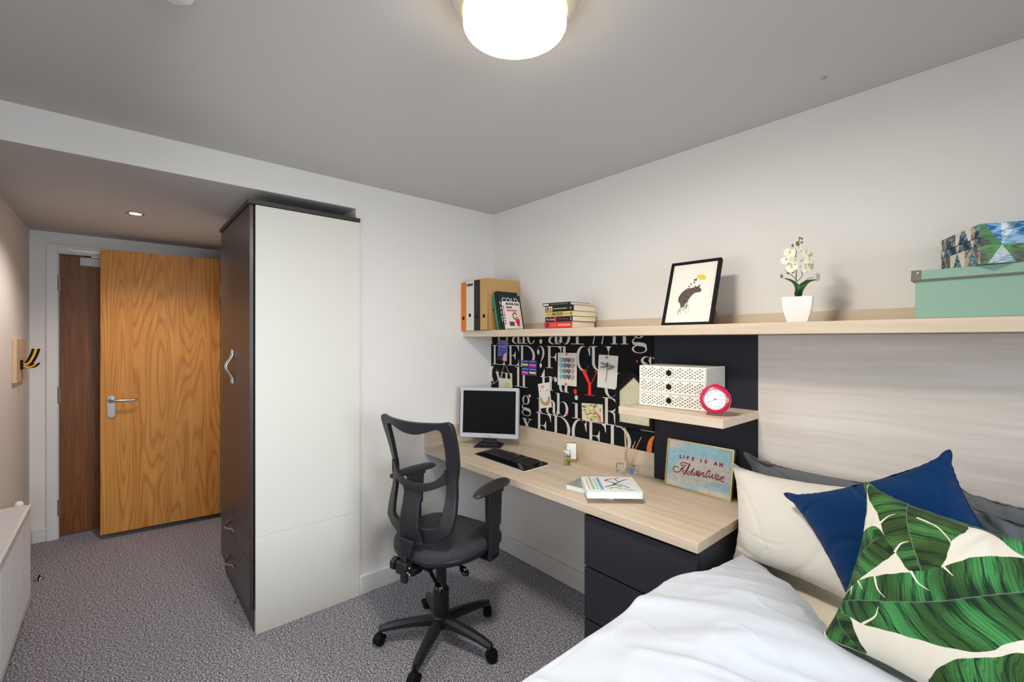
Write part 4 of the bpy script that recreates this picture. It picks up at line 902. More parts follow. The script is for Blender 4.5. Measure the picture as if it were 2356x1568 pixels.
b = MB(CM); b.lathe([(.0001, -.0195), (.003, -.019), (.003, -.018)], ax='y', n=14); b.build('hand_pin', mat('clock_red', None), t)
b = MB(CM); b.box((-.012, -.008, .055), (.012, .01, .0615)); b.build('snooze_button', RED, t, bevel=.002)
for sx in (-1, 1):
    b = MB(); b.tube([(1.757 + sx * .022, -.282 + sx * .008, SS + .012), (1.757 + sx * .026, -.284 + sx * .01, SS + .0045)], .0042, 10); b.build('foot', RED, t, smooth=60)

# ================================================================ ON THE DESK
Z0 = DZ + .0005
# monitor
MC = Vector((.262, -.205, 0)); MA = math.radians(41.8 - 0)    # screen roughly faces the camera
t = thing('computer_monitor', 'silver framed computer monitor with a black screen in the desk corner', 'monitor', (MC.x, MC.y, DZ))
SILV = mat('monitor_silver', rgb(188, 190, 196), rough=.4, spec=.5)
# screen plane derived from a 4:3 panel turned towards the chair
MO = Matrix.Translation((.243, -.232, DZ)) @ Matrix.Rotation(MANG, 4, 'Z')
T_ = Matrix.Rotation(math.radians(-4), 4, 'X')
SM = MO @ Matrix.Translation((0, 0, .055)) @ T_
w2, hh = MW / 2, MH
b = MB(SM); d0 = -.012
b.box((-w2, d0, 0), (w2, .014, .030)); b.box((-w2, d0, hh - .018), (w2, .014, hh)); b.box((-w2, d0, .030), (-w2 + .02, .014, hh - .018)); b.box((w2 - .02, d0, .030), (w2, .014, hh - .018))
b.build('bezel', SILV, t, bevel=.003)
b = MB(SM); b.box((-w2 + .008, .012, .008), (w2 - .008, .026, hh - .006)); b.prism([(-w2 + .05, .026, .03), (w2 - .05, .026, .03), (w2 - .05, .026, hh - .05), (-w2 + .05, .026, hh - .05)], (0, .025, 0)); b.build('rear_housing', SILV, t, bevel=.006)
MB(SM).box((-w2 + .019, d0 + .0035, .029), (w2 - .019, .005, hh - .017)).build('screen', mat('screen_black', rgb(9, 9, 8), rough=.5, spec=.12), t)
for i, r in enumerate((.0016, .0016, .0032, .0016, .0016)):
    b = MB(SM); b.lathe([(.0001, d0 - .001), (r, d0 - .001), (r, d0 + .001)], ((-.034 + .017 * i), 0, .0115), ax='y', n=12); b.build('button', BLACKM, t, smooth=50)
b = MB(MO); b.box((-.045, .012, .012), (.045, .035, .14)); b.build('stand_neck', BLACKP, t, bevel=.004)
b = MB(MO); b.prism([(-.088, -.062, 0), (.088, -.062, 0), (.088, .075, 0), (-.088, .075, 0)], (0, 0, .008)); b.prism([(-.066, -.03, .008), (.066, -.03, .008), (.066, .06, .008), (-.066, .06, .008)], (0, 0, .012)); b.build('stand_base', BLACKP, t, bevel=.004)
# keyboard
KC = [Vector((.397, -.452, 0)), Vector((.296, -.252, 0))]
kx = (Vector((.835, -.455, 0)) - Vector((.397, -.452, 0)))
KM = Matrix.Translation((.37, -.446, Z0)) @ Matrix.Rotation(math.radians(KANG), 4, 'Z')
KW, KD = .462, .178
t = thing('keyboard', 'black computer keyboard with a silver lower edge', 'keyboard', KM @ Vector((KW / 2, KD / 2, 0)))
def sect(y): return .008 + .014 * (y / KD)
b = MB(KM)
b.prism([(.0, -.004, .0), (.0, KD, 0), (.0, KD, .010), (.0, -.004, .005)], (KW, 0, 0)); b.build('silver_base', CHROME and mat('kb_silver', rgb(206, 208, 206), rough=.35, spec=.5), t, bevel=.002, label='silver lower edge')
b = MB(KM); b.prism([(.003, .0, .0055), (.003, KD - .002, .0105), (.003, KD - .002, .021), (.003, .055, .0155), (.003, .0, .010)], (KW - .006, 0, 0)); cs = b.build('case', BLACKG, t, bevel=.003)
KEY = mat('key_black', rgb(30, 30, 32), rough=.35, spec=.5)
slope = math.atan2(.0055, KD - .057)
def key(x, y, w_, d_=.0155):
    b = MB(KM @ Matrix.Translation((x, y, .0155 + (y - .055) * math.tan(slope) + .0005)) @ Matrix.Rotation(slope, 4, 'X'))
    b.add([(0, 0, 0), (w_, 0, 0), (w_, d_, 0), (0, d_, 0), (.0018, .0018, .0055), (w_ - .0018, .0018, .0055), (w_ - .0018, d_ - .0012, .0055), (.0018, d_ - .0012, .0055)], [(3, 2, 1, 0), (4, 5, 6, 7), (0, 1, 5, 4), (1, 2, 6, 5), (2, 3, 7, 6), (3, 0, 4, 7)])
    b.build('key', KEY, t, weld=False)
P_ = .0182; xk = .018
for r in range(5):
    y = .060 + r * P_
    if r == 0:
        x = xk
        for w_ in (1.3, 1.1, 1.3, 5.6, 1.3, 1.1, 1.1, 1.3): key(x, y, w_ * P_ - .0018); x += w_ * P_
    else:
        x = xk
        ws = {1: [2.1] + [1] * 10 + [2.0], 2: [1.7] + [1] * 11 + [1.4], 3: [1.4] + [1] * 12 + [.7], 4: [1] * 12 + [2.1]}[r]
        for w_ in ws: key(x, y, w_ * P_ - .0018); x += w_ * P_
for q in range(3): key(.286 + q * P_, .060, P_ - .0018)
key(.286 + P_, .060 + P_, P_ - .0018)
for r in (3, 4):
    for q in range(3): key(.286 + q * P_, .060 + r * P_, P_ - .0018)
for r in range(5):
    for q in range(4): key(.352 + q * P_ * 1.1, .060 + r * P_, P_ - .0012)
# jar with wire clip, filled with sweets
JX, JY = .880, -.178
t = thing('glass_jar', 'small clip top glass jar of yellow, white and navy sweets', 'jar', (JX, JY, DZ))
b = MB(); b.lathe([(.0001, 0), (.0195, 0), (.0215, .003), (.0215, .052), (.018, .062), (.0165, .066), (.0165, .072), (.0152, .072), (.0152, .065), (.0165, .061), (.0200, .051), (.0200, .004), (.0185, .002), (.0001, .002)], (JX, JY, Z0), n=28, caps=False); b.build('glass_body', GLASS, t, smooth=50)
b = MB(); b.lathe([(.0185, .0685), (.0198, .071), (.0198, .0785), (.0185, .081), (.0001, .081)], (JX, JY, Z0), n=28); b.build('lid', mat('lid_white', rgb(226, 228, 230), rough=.3), t, smooth=40)
b = MB(); b.tube(spline([(JX + .019, JY, Z0 + .045), (JX + .023, JY + .004, Z0 + .07), (JX + .016, JY, Z0 + .098), (JX - .004, JY, Z0 + .108), (JX - .02, JY, Z0 + .085), (JX - .019, JY, Z0 + .064)], 8), .0009, 6); b.tube([(JX + .018 * math.cos(a), JY + .018 * math.sin(a), Z0 + .064) for a in [i * PI / 10 for i in range(21)]], .0009, 6); b.build('wire_clip', CHROME, t, smooth=60)
rnd = random.Random(11); cols = [mat('sweet_lime', rgb(204, 220, 60), rough=.4), mat('sweet_white', rgb(240, 240, 236), rough=.4), mat('sweet_navy', rgb(34, 38, 84), rough=.4), mat('sweet_black', rgb(24, 24, 26), rough=.4), mat('sweet_yellow', rgb(240, 210, 50), rough=.4)]
pts_ = []
for lay in range(7):
    for q in range(7):
        a = q * 2 * PI / 7 + lay * .5; r_ = .0150 if q else 0
        if q == 0: r_ = .004
        c = (JX + r_ * math.cos(a), JY + r_ * math.sin(a), Z0 + .0085 + lay * .0068); pts_.append(c)
for c in pts_:
    tag(MB().ball(c, .0042, n=10, m=7).build('sweet', rnd.choice(cols), None, smooth=80), 'small round sweet inside the clip top glass jar', 'sweet', 'sweets in the glass jar')
# gold and white tent shaped holder
t = thing('card_holder', 'gold wedge shaped holder with a white card behind the jar', 'card holder', (.868, -.088, DZ))
HM = Matrix.Translation((.862, -.122, Z0)) @ Matrix.Rotation(math.radians(38), 4, 'Z')
b = MB(HM); b.prism([(-.03, .0, 0), (-.03, .062, 0), (-.03, .012, .112), (-.03, .006, .112)], (.003, 0, 0)); b.prism([(.03, .0, 0), (.03, .062, 0), (.03, .012, .112), (.03, .006, .112)], (-.003, 0, 0)); b.box((-.03, 0, 0), (.03, .062, .002)); b.box((-.03, .004, .108), (.03, .014, .112)); b.build('gold_frame', GOLD, t, bevel=.0008)
b = MB(HM); b.prism([(-.026, -.0025, .02), (.026, -.0025, .02), (.026, .004, .106), (-.026, .004, .106)], (0, .0015, 0)); b.build('white_card', mat('bright_card', rgb(244, 244, 240), rough=.5), t)
# reed diffuser
DXx, DYy = 1.187, -.062
t = thing('reed_diffuser', 'glass reed diffuser with thin wooden sticks', 'reed diffuser', (DXx, DYy, DZ))
b = MB(); b.lathe([(.0001, 0), (.0205, 0), (.022, .003), (.019, .03), (.011, .06), (.0085, .085), (.0085, .105), (.0095, .108), (.0075, .108), (.0065, .104), (.0065, .085), (.009, .06), (.017, .03), (.0195, .006), (.0001, .006)], (DXx, DYy, Z0), n=26, caps=False); b.build('glass_bottle', GLASS, t, smooth=60)
for i, (dx, dz, dy) in enumerate(((-.012, .235, 0), (-.006, .225, .01), (.002, .24, -.012), (-.016, .2, .01), (.085, .2, .01), (.055, .175, .0), (.035, .15, .012))):
    b = MB(); p0 = Vector((DXx - dx * .15, DYy - dy * .2, Z0 + .009)); p1 = Vector((DXx + dx * 1., DYy + dy, Z0 + dz)); b.tube([p0, p0.lerp(p1, .5), p1], .0015, 6); b.build('reed', mat('reed', rgb(222, 184, 134), rough=.8), t, smooth=60)
for i, (x, y, lab) in enumerate(((1.150, -.066, 'small clear glass cube left of the reed diffuser'), (1.222, -.05, 'small clear glass cube with a blue label right of the diffuser'))):
    t = thing('glass_cube', lab, 'glass', (x, y, DZ), 'small glass cubes beside the reed diffuser')
    b = MB(); s_ = .0155; b.box((x - s_, y - s_, Z0), (x + s_, y + s_, Z0 + .045)); b.build('glass_body', GLASS, t, bevel=.004, seg=3)
    if i: MB().box((x - .006, y - s_ - .0006, Z0 + .008), (x + .009, y - s_, Z0 + .036)).build('sticker', mat('label_blue', rgb(60, 130, 190), rough=.5), t)
# two thick books and a magazine
BG = 'thick white books stacked on the desk'
def flat_book(label, M, L, Wd, th, col, m=None, name='book'):
    t = thing(name, label, 'book', M @ Vector((L / 2, Wd / 2, 0)), BG)
    b = MB(M); b.box((0, 0, 0), (L, Wd, .001)); b.box((0, 0, th - .001), (L, Wd, th)); b.box((-.001, 0, 0), (0, Wd, th)); b.build('cover', mat('desk_' + label[:24].replace(' ', '_'), col, rough=.35), t)
    MB(M).box((0, .0015, .001), (L - .002, Wd - .0015, th - .001)).build('pages', mat('white_pages', rgb(232, 236, 232), rough=.9), t); return t
M1 = Matrix.Translation((1.155, -.492, Z0)) @ Matrix.Rotation(math.radians(9), 4, 'Z')
flat_book('thick grey covered book lying under the white book on the desk', M1, .235, .155, .024, rgb(150, 152, 150))
M2 = Matrix.Translation((1.342, -.568, Z0 + .0245)) @ Matrix.Rotation(math.radians(47), 4, 'Z')
L2, W2_, T2 = .236, .208, .030
t = flat_book('thick white book with a coloured branching cover on top of the desk pile', M2, L2, W2_, T2, rgb(232, 238, 238))
b = MB(M2 @ Matrix.Translation((0, 0, T2 + .0003)) @ Matrix(((1, 0, 0, 0), (0, 0, 1, 0), (0, -1, 0, 0), (0, 0, 0, 1))).inverted())
# cover art lives in the (along spine, across) plane
def art(pts, wd_, k): ribbon(b, pts, wd_, Matrix(), k)
b = MB(M2 @ Matrix(((1, 0, 0, 0), (0, 0, 1, 0), (0, 1, 0, T2 + .0003), (0, 0, 0, 1))))
for i in range(9): art([(.034 + 0 * i, .03 + i * .019), (.034, .03 + i * .019 + .013)], .011, 1)
for i in range(8): art([(.052, .03 + i * .019), (.052, .03 + i * .019 + .013)], .010, 2)
for i in range(9): art([(.070, .025 + i * .019), (.070, .025 + i * .019 + .014)], .014, 0)
for i in range(10): art([(.016, .03 + i * .015), (.016, .03 + i * .015 + .010)], .004, 3)
for pts, wd_, k in ((((.085, .06), (.11, .075), (.135, .10), (.125, .13), (.10, .15)), .007, 4), (((.135, .10), (.165, .085), (.19, .05)), .006, 5), (((.135, .10), (.16, .13), (.19, .16), (.208, .165)), .006, 5), (((.16, .13), (.15, .165), (.17, .19)), .005, 4), (((.10, .04), (.13, .055), (.15, .04)), .010, 1), (((.1, .15), (.12, .17), (.15, .18)), .009, 3), (((.15, .04), (.18, .03), (.2, .015)), .005, 3), (((.16, .13), (.175, .11), (.2, .1)), .003, 1), (((.12, .09), (.15, .075), (.16, .06)), .012, 1)):
    P_s = spline([(p[0], p[1], 0) for p in pts], 6); art([(p.x, p.y) for p in P_s], wd_, k)
b.build('cover_art', [mat('art_blue', rgb(96, 140, 200)), mat('art_green', rgb(130, 176, 96)), mat('art_lime', rgb(176, 200, 120)), mat('art_red', rgb(214, 70, 80)), mat('art_purple', rgb(92, 50, 110)), mat('art_dark', rgb(60, 40, 60))], t, label='coloured branching cover drawing')
M3 = Matrix.Translation((1.16, -.375, Z0)) @ Matrix.Rotation(math.radians(32), 4, 'Z')
t = thing('booklet', 'thin white booklet with a blue disc poking out behind the desk pile', 'booklet', M3.translation)
M3 = Matrix.Translation((1.195, -.335, Z0)) @ Matrix.Rotation(math.radians(20), 4, 'Z')
MB(M3).box((0, 0, 0), (.15, .10, .006)).build('pages', mat('white_pages', None), t)
b = MB(M3); b.lathe([(.0001, .0065), (.016, .0065), (.016, .006)], (.028, .07, 0), n=20); b.build('cover_disc', mat('art_teal', rgb(50, 130, 170)), t)
# LIFE IS AN Adventure picture
PW, PH = .318, .222
t = thing('picture_frame', 'gold framed map picture reading LIFE IS AN Adventure on the desk', 'picture frame', (1.575, -.07, DZ))
PM = Matrix.Translation((1.415, -.080, Z0)) @ Matrix.Rotation(math.radians(-1.0), 4, 'Z') @ Matrix.Rotation(math.radians(-9), 4, 'X')
frame(t, PM, PW, PH, .0065, .016, mat('frame_gold', rgb(188, 162, 104), rough=.35, metal=.7))
def map_canvas():
    nx, nz = 220, 150; U, W = np.meshgrid(np.linspace(0, 1, nx), np.linspace(0, 1, nz), indexing='ij'); x, z = U * 1.43, W
    f_ = np.zeros(U.shape); rs = np.random.RandomState(5)
    for k in range(7):
        fr = 2.2 * 1.5 ** k; a = rs.uniform(0, 6.3); f_ += np.sin(fr * (x * math.cos(a) + z * math.sin(a)) * 2 + rs.uniform(0, 6) + np.sin(fr * 1.3 * z + a)) / (1.6 ** k)
    land = np.exp(-(((x - .95) / .55) ** 2 + ((z - .50) / .24) ** 2)) * 2.6 + np.exp(-(((x - .5) / .3) ** 2 + ((z - .30) / .2) ** 2)) * 1.6 + np.exp(-(((x - .1) / .3) ** 2 + ((z - 1.) / .2) ** 2)) * 2.2 + np.exp(-(((x - .1) / .22) ** 2 + ((z - .05) / .14) ** 2)) * 2 + np.exp(-(((x - 1.2) / .4) ** 2 + ((z - -.02) / .12) ** 2)) * 2 + f_ * .22
    L = np.clip((land - .95) * 2.2 + .4 + .5 * (rs.rand(*U.shape) - .5), 0, 1)[..., None]
    sea = np.array([168, 208, 218]) / 255.; ld = np.array([216, 212, 202]) / 255.; c = sea * (1 - L) + ld * L
    c = c * (1 + .025 * np.sin(f_ * 9)[..., None]); g = ((np.sin(x * 70) > .96) | (np.sin(z * 62) > .97)); c = np.where((g & (L[..., 0] > .5))[..., None], c * .93, c)
    c = np.where((np.abs(land - .95) < .012)[..., None], c * .88, c); c = np.clip(c, 0, 1)
    V = [tuple(PM @ Vector((.006 + (PW - .012) * U[i, j], .004, .006 + (PH - .012) * W[i, j]))) for i in range(nx) for j in range(nz)]
    F = [(i * nz + j, (i + 1) * nz + j, (i + 1) * nz + j + 1, i * nz + j + 1) for i in range(nx - 1) for j in range(nz - 1)]
    me = bpy.data.meshes.new('map_canvas'); me.from_pydata(V, [], F); me.materials.append(vcol('map_print', rough=.6)); set_colors(me, c.reshape(-1, 3))
    o = bpy.data.objects.new('map_canvas', me); COL.objects.link(o); put(o, t)
map_canvas()
MB(PM).box((.004, .0045, .004), (PW - .004, .015, PH - .004)).build('backing', BLACKM, t)
CRIM = mat('letter_crimson', rgb(140, 24, 56), rough=.6)
b = MB(PM @ Matrix.Translation((0, .0036, 0)))
ADV = [[(0.0644,0.0878),(0.06,0.0951),(0.0485,0.095),(0.0397,0.085),(0.0441,0.073),(0.0584,0.0691),(0.0729,0.0769),(0.0844,0.0897),(0.0912,0.0969)],[(0.0926,0.1099),(0.083,0.1056),(0.0752,0.1087),(0.0771,0.116),(0.0892,0.1208),(0.1066,0.1197),(0.1213,0.1199)],[(0.1213,0.1199),(0.1129,0.1026),(0.1048,0.0826),(0.0986,0.0675)],[(0.1192,0.1154),(0.1121,0.0979),(0.1007,0.0725)],[(0.0844,0.0897),(0.09,0.079),(0.0963,0.0658)],[(0.0746,0.0865),(0.0887,0.0975),(0.1023,0.1119)],[(0.0923,0.0845),(0.107,0.0853)],[(0.1242,0.0844),(0.1169,0.084),(0.1116,0.0737),(0.1157,0.0689),(0.1237,0.0752),(0.1331,0.0932),(0.1418,0.1052)],[(0.1418,0.1052),(0.1337,0.0865),(0.131,0.0746),(0.136,0.0723)],[(0.1454,0.089),(0.1405,0.0767),(0.1442,0.0741),(0.152,0.0814),(0.1554,0.098)],[(0.1577,0.0996),(0.1553,0.0844),(0.1609,0.0744),(0.1694,0.0853)],[(0.1615,0.0813),(0.1691,0.0897),(0.1697,0.0965),(0.1629,0.0928),(0.158,0.0805),(0.1644,0.0741),(0.1744,0.0819)],[(0.1792,0.0941),(0.1744,0.0819),(0.1725,0.0759)],[(0.1748,0.082),(0.1851,0.0943),(0.1897,0.0942),(0.1871,0.0825),(0.1898,0.0775),(0.1963,0.0834)],[(0.2134,0.1148),(0.2044,0.0974),(0.1988,0.0806),(0.2024,0.0781),(0.2088,0.0851)],[(0.205,0.1052),(0.2219,0.1067)],[(0.218,0.0981),(0.2133,0.085),(0.2159,0.0801),(0.2245,0.0864),(0.2315,0.0989)],[(0.2315,0.0989),(0.228,0.085),(0.2317,0.0803),(0.2391,0.0864)],[(0.2462,0.0956),(0.2449,0.0822),(0.2497,0.0779),(0.2516,0.0826)],[(0.2401,0.0877),(0.2459,0.0999),(0.2525,0.1002),(0.2572,0.0969),(0.2526,0.084),(0.2573,0.0796),(0.2646,0.0845)],[(0.2657,0.0848),(0.2762,0.0893),(0.2801,0.0966),(0.2735,0.0973),(0.2643,0.0888),(0.2651,0.0782),(0.275,0.0761),(0.2835,0.0777)]]
for i, s_ in enumerate(ADV):
    pts = spline([(p[0], p[1], 0) for p in s_], 6); ribbon(b, [(p.x, p.y) for p in pts], .0070 if i in (2, 3) else .0040, Matrix.Translation((0, -i * .00001, 0)))
b.build('script_lettering', CRIM, t, weld=False, label='crimson script word Adventure')
b = MB()
for s_, cx in (('L', .0715), ('I', .0895), ('F', .108), ('E', .133), ('I', .1725), ('S', .1945), ('A', .240), ('N', .264)):
    v, fc = text_mesh(s_, .0215, PM @ Matrix.Translation((cx, .0035, .1455)), .0012); b.v += [tuple(p) for p in v]; o_b = len(b.v) - len(v); b.f += [[o_b + q for q in f_] for f_ in fc]; b.mi += [0] * len(fc)
b.build('block_lettering', CRIM, t, weld=False, label='crimson capitals LIFE IS AN')
# ================================================================ OFFICE CHAIR
CH = Matrix.Translation((.662, -.863, 0)) @ Matrix.Rotation(math.radians(15), 4, 'Z')    # local +y looks at the desk
t = thing('office_chair', 'black mesh back swivel office chair with adjustable arms', 'chair', (.662, -.863, 0))
PL = BLACKP
MESHF = mesh_fabric()
SEATF = mat('seat_fabric', rgb(56, 56, 60), rough=.75, spec=.3, bump=.5, bscale=500, var=.5, vscale=260)
# star base: hub, five arms, five castors (angles in world degrees)
b = MB(CH); b.lathe([(.0001, .075), (.042, .075), (.05, .085), (.05, .118), (.044, .135), (.036, .14), (.0001, .14)], n=28); b.build('base_hub', PL, t, smooth=40)
Wc = Matrix.Translation((.662, -.863, 0))
for ang in (234, 306, 18, 90, 162):
    A = Wc @ Matrix.Rotation(math.radians(ang), 4, 'Z')
    b = MB(A); rows = []
    for i in range(11):
        s_ = i / 10; x = .03 + .265 * s_; zt = .132 - .022 * s_ - .018 * s_ ** 3; th_ = .040 - .016 * s_; hw = .026 - .006 * s_
        if i == 10: x += .004; hw *= .7; zt -= .004
        rows.append([(x, -hw, zt - th_), (x, -hw, zt - .012), (x, -hw * .45, zt), (x, hw * .45, zt), (x, hw, zt - .012), (x, hw, zt - th_), (x, -hw, zt - th_)])
    b.grid(rows); b.add(rows[0][:6], [(5, 4, 3, 2, 1, 0)]); b.add(rows[-1][:6], [(0, 1, 2, 3, 4, 5)])
    lg = b.build('leg', PL, t, smooth=35)
    cr = Matrix.Rotation(math.radians({234: 60, 306: -20, 18: 40, 90: 60, 162: 20}[ang]), 4, 'Z')
    Cm = A @ Matrix.Translation((.292, 0, 0)) @ cr
    b = MB(Cm); b.tube([(0, 0, .05), (0, 0, .09)], .008, 10)
    b.lathe([(.0001, -.021), (.014, -.021), (.0235, -.017), (.026, -.006), (.026, -.003), (.018, -.003), (.018, .003), (.026, .003), (.026, .006), (.0235, .017), (.014, .021), (.0001, .021)], (0.008, 0, .0265), ax='y', n=26)
    pts = [(.008 + .029 * math.cos(a), .0265 + .029 * math.sin(a)) for a in [math.radians(q) for q in range(-10, 191, 20)]]
    for sy in (-1, 1):
        pass
    for i in range(len(pts) - 1):
        p, q = pts[i], pts[i + 1]; b.add([(p[0], -.019, p[1]), (q[0], -.019, q[1]), (q[0], .019, q[1]), (p[0], .019, p[1])], [(0, 1, 2, 3)])
    b.build('castor', BLACKM, lg, smooth=40)
b = MB(CH); b.lathe([(.0001, .135), (.037, .135), (.039, .15), (.039, .262), (.030, .268), (.030, .27), (.0001, .27)], n=28); b.lathe([(.0001, .26), (.0265, .26), (.0265, .43), (.0001, .43)], n=24)
b.build('gas_column', PL, t, smooth=40)
# mechanism under the seat
b = MB(CH); b.box((-.075, -.16, .425), (.075, .10, .455)); b.box((-.03, -.215, .415), (.03, -.15, .445)); b.build('mechanism', BLACKM, t, bevel=.006)
for (x, z) in ((.006, .455), (-.006, .43), (.006, .425)): MB(CH).ball((x + .008, -.222, z), .006, n=10, m=6).build('bolt', CHROME, t, smooth=80)
b = MB(CH); b.box((-.062, -.238, .418), (.004, -.19, .474)); b.box((-.045, -.226, .375), (-.010, -.204, .50)); b.build('back_bracket', PL, t, bevel=.005)
b = MB(CH); b.tube([(-.062, -.214, .449), (-.075, -.214, .449)], .008, 10)
b.add([], [])
for k in range(1): b.prism([(-.075, -.214 + (.028 + .004 * (j % 2)) * math.cos(j * PI / 6), .449 + (.028 + .004 * (j % 2)) * math.sin(j * PI / 6)) for j in range(12)], (-.022, 0, 0))
b.build('tension_knob', PL, t, bevel=.003)
for k, P in enumerate((((-.045, -.07, .425), (-.03, -.07, .402), (.008, -.075, .366), (.045, -.08, .332)), ((.06, .02, .435), (.10, .0, .43), (.145, -.015, .412)))):
    P = spline(P, 10); b = MB(CH); b.tube(P, .005, 8)
    for i in range(3, len(P) - 2, 1):
        p, q = Vector(P[i]), Vector(P[i + 1]); d_ = (q - p).normalized(); b.tube([p - d_ * .0018, p + d_ * .0018], .0085, 10)
    lv = b.build('lever', BLACKM, t, smooth=50)
    e = Vector(P[-1]); d_ = (e - Vector(P[-4])).normalized(); b = MB(CH @ Matrix.Translation(e + d_ * .026)); R_ = d_.to_track_quat('X', 'Z').to_matrix().to_4x4()
    b.ball((0, 0, 0), .032, n=16, m=10, sc=(1, .62, .42), M=R_); pd_ = b.build('lever_paddle', BLACKG, lv, smooth=80)
    mk = MB(CH @ Matrix.Translation(e + d_ * .032) @ R_)
    # little seated figure symbol, on the upper face of the paddle
    T0 = Matrix(((1, 0, 0, 0), (0, 0, 1, 0), (0, 1, 0, .0145), (0, 0, 0, 1)))
    for pts in ([(-.004, .009), (.002, .008)], [(-.006, .004), (.0, .0), (.006, .003)], [(.0, .0), (.0, -.007), (.007, -.009)], [(-.008, -.004), (-.002, -.008)]): ribbon(mk, pts, .003, T0)
    mk.build('symbol', mat('symbol_white', rgb(225, 225, 228), rough=.5), pd_)
# seat
def supershape(w0, y0, y1, n=44, p=2.6):
    out = []
    cy_ = (y0 + y1) / 2; ry = (y1 - y0) / 2
    for i in range(n):
        a = 2 * PI * i / n; c, s_ = math.cos(a), math.sin(a); x = w0 * math.copysign(abs(c) ** (2 / p), c); y = cy_ + ry * math.copysign(abs(s_) ** (2 / p), s_)
        x *= 1 + .07 * (y - cy_) / ry; out.append((x, y))
    return out
def stack(b, ring, levels, k=0):
    """levels: (scale, z); dome surfaces from an outline"""
    n = len(ring); rows = []
    for s_, z in levels: rows.append([(x * s_, (y - .035) * s_ + .035, z(x, y, s_) if callable(z) else z) for x, y in ring + ring[:1]])
    b.grid(rows, k); return b
ringo = supershape(.243, -.205, .298)
zs = lambda base, dip: (lambda x, y, s_: base + dip(x * s_, (y - .035) * s_ + .035))
dip = lambda x, y: .012 * (x / .24) ** 2 - .016 * max(0, (y - .12) / .15) ** 2 + .006 * max(0, (-y) / .2)
b = MB(CH); stack(b, ringo, [(.02, zs(.532, dip)), (.3, zs(.532, dip)), (.6, zs(.532, dip)), (.82, zs(.531, dip)), (.92, zs(.526, dip)), (.975, zs(.516, dip)), (1.0, zs(.500, dip)), (.995, zs(.482, dip))])
b.build('seat_cushion', SEATF, t, smooth=70)
b = MB(CH); stack(b, ringo, [(.99, zs(.486, dip)), (1.005, zs(.480, dip)), (1.0, zs(.468, dip)), (.93, zs(.452, dip)), (.6, .452), (.02, .452)]); b.build('seat_pan', PL, t, smooth=50)
# back: curved surface
def yb(x, z):
    ye = np.interp(z, [.56, .64, .78, .88, 1.0, 1.12], [-.15, -.155, -.118, -.115, -.145, -.185]); k = np.interp(z, [.56, .7, .88, 1.12], [.035, .055, .06, .035])
    return ye - k * (1 - min(1, (x / .22) ** 2))
def bandS(b, A, B, th=.018, off=0.):
    """solid strip between two (x, z) polylines on the back surface; off pushes it to the rear"""
    n = len(A); F = [[(p[0], yb(*p) + off + (th if sgn else 0), p[1]) for p in q] for sgn in (0, 1) for q in (A, B)]
    fa, fb, ba, bb = F
    b.grid([fa, fb]); b.grid([ba, bb], flip=True); b.grid([fa, ba], flip=True); b.grid([fb, bb])
    b.add([fa[0], fb[0], bb[0], ba[0]], [(0, 1, 2, 3)]); b.add([fa[-1], fb[-1], bb[-1], ba[-1]], [(3, 2, 1, 0)])
def rs(P, n=24): 
    P = [Vector((p[0], p[1], 0)) for p in P]; Ls = [0]
    for i in range(1, len(P)): Ls.append(Ls[-1] + (P[i] - P[i - 1]).length)
    return [(float(np.interp(s_, Ls, [p.x for p in P])), float(np.interp(s_, Ls, [p.y for p in P]))) for s_ in np.linspace(0, Ls[-1], n)]
def sm(P, n=24): return rs([(v.x, v.y) for v in spline([(p[0], p[1], 0) for p in P], 8)], n)
def mir(P): return [(-x, z) for x, z in P]
outR = sm([(.205, 1.128), (.226, 1.118), (.231, 1.09), (.228, 1.02), (.218, .93), (.205, .86), (.207, .77), (.212, .70), (.205, .635)])
inR = sm([(.15, 1.09), (.167, 1.085), (.172, 1.07), (.172, 1.0), (.168, .93), (.163, .87), (.163, .80), (.158, .72), (.147, .655)])
top_o = sm([(-.205, 1.128), (-.15, 1.120), (0, 1.114), (.15, 1.120), (.205, 1.128)]); top_i = sm([(-.15, 1.09), (-.12, 1.082), (-.06, 1.062), (0, 1.055), (.06, 1.062), (.12, 1.082), (.15, 1.09)])
bo = sm([(-.205, .635), (-.15, .59), (-.07, .563), (0, .558), (.07, .563), (.15, .59), (.205, .635)]); bi = sm([(-.15, .66), (-.12, .643), (-.06, .637), (0, .635), (.06, .637), (.12, .643), (.15, .66)])
b = MB(CH); bandS(b, inR + bi[-2:0:-1] + mir(inR)[::-1] + top_i[1:], outR + bo[-2:0:-1] + mir(outR)[::-1] + top_o[1:], .024, -.002)
b.build('back_frame', PL, t, smooth=40, bevel=.004)
b = MB(CH); cb_t = sm([(-.17, .905), (-.14, .87), (-.09, .842), (0, .83), (.09, .842), (.14, .87), (.17, .905)]); cb_b = sm([(-.175, .845), (-.14, .826), (-.09, .806), (0, .786), (.09, .806), (.14, .826), (.175, .845)])
bandS(b, cb_b, cb_t, .014, -.016)
bandS(b, rs([(-.058, .80), (-.052, .74), (-.056, .66), (-.072, .57)]), rs([(.058, .80), (.052, .74), (.056, .66), (.072, .57)]), .016, -.022)
b.build('lumbar_yoke', PL, t, smooth=40, bevel=.003)
b = MB(CH); b.prism([(-.052, -.228, .58), (.040, -.228, .58), (.018, -.228, .50), (-.036, -.228, .50)], (0, .022, 0)); b.build('back_stem', PL, t, bevel=.004)
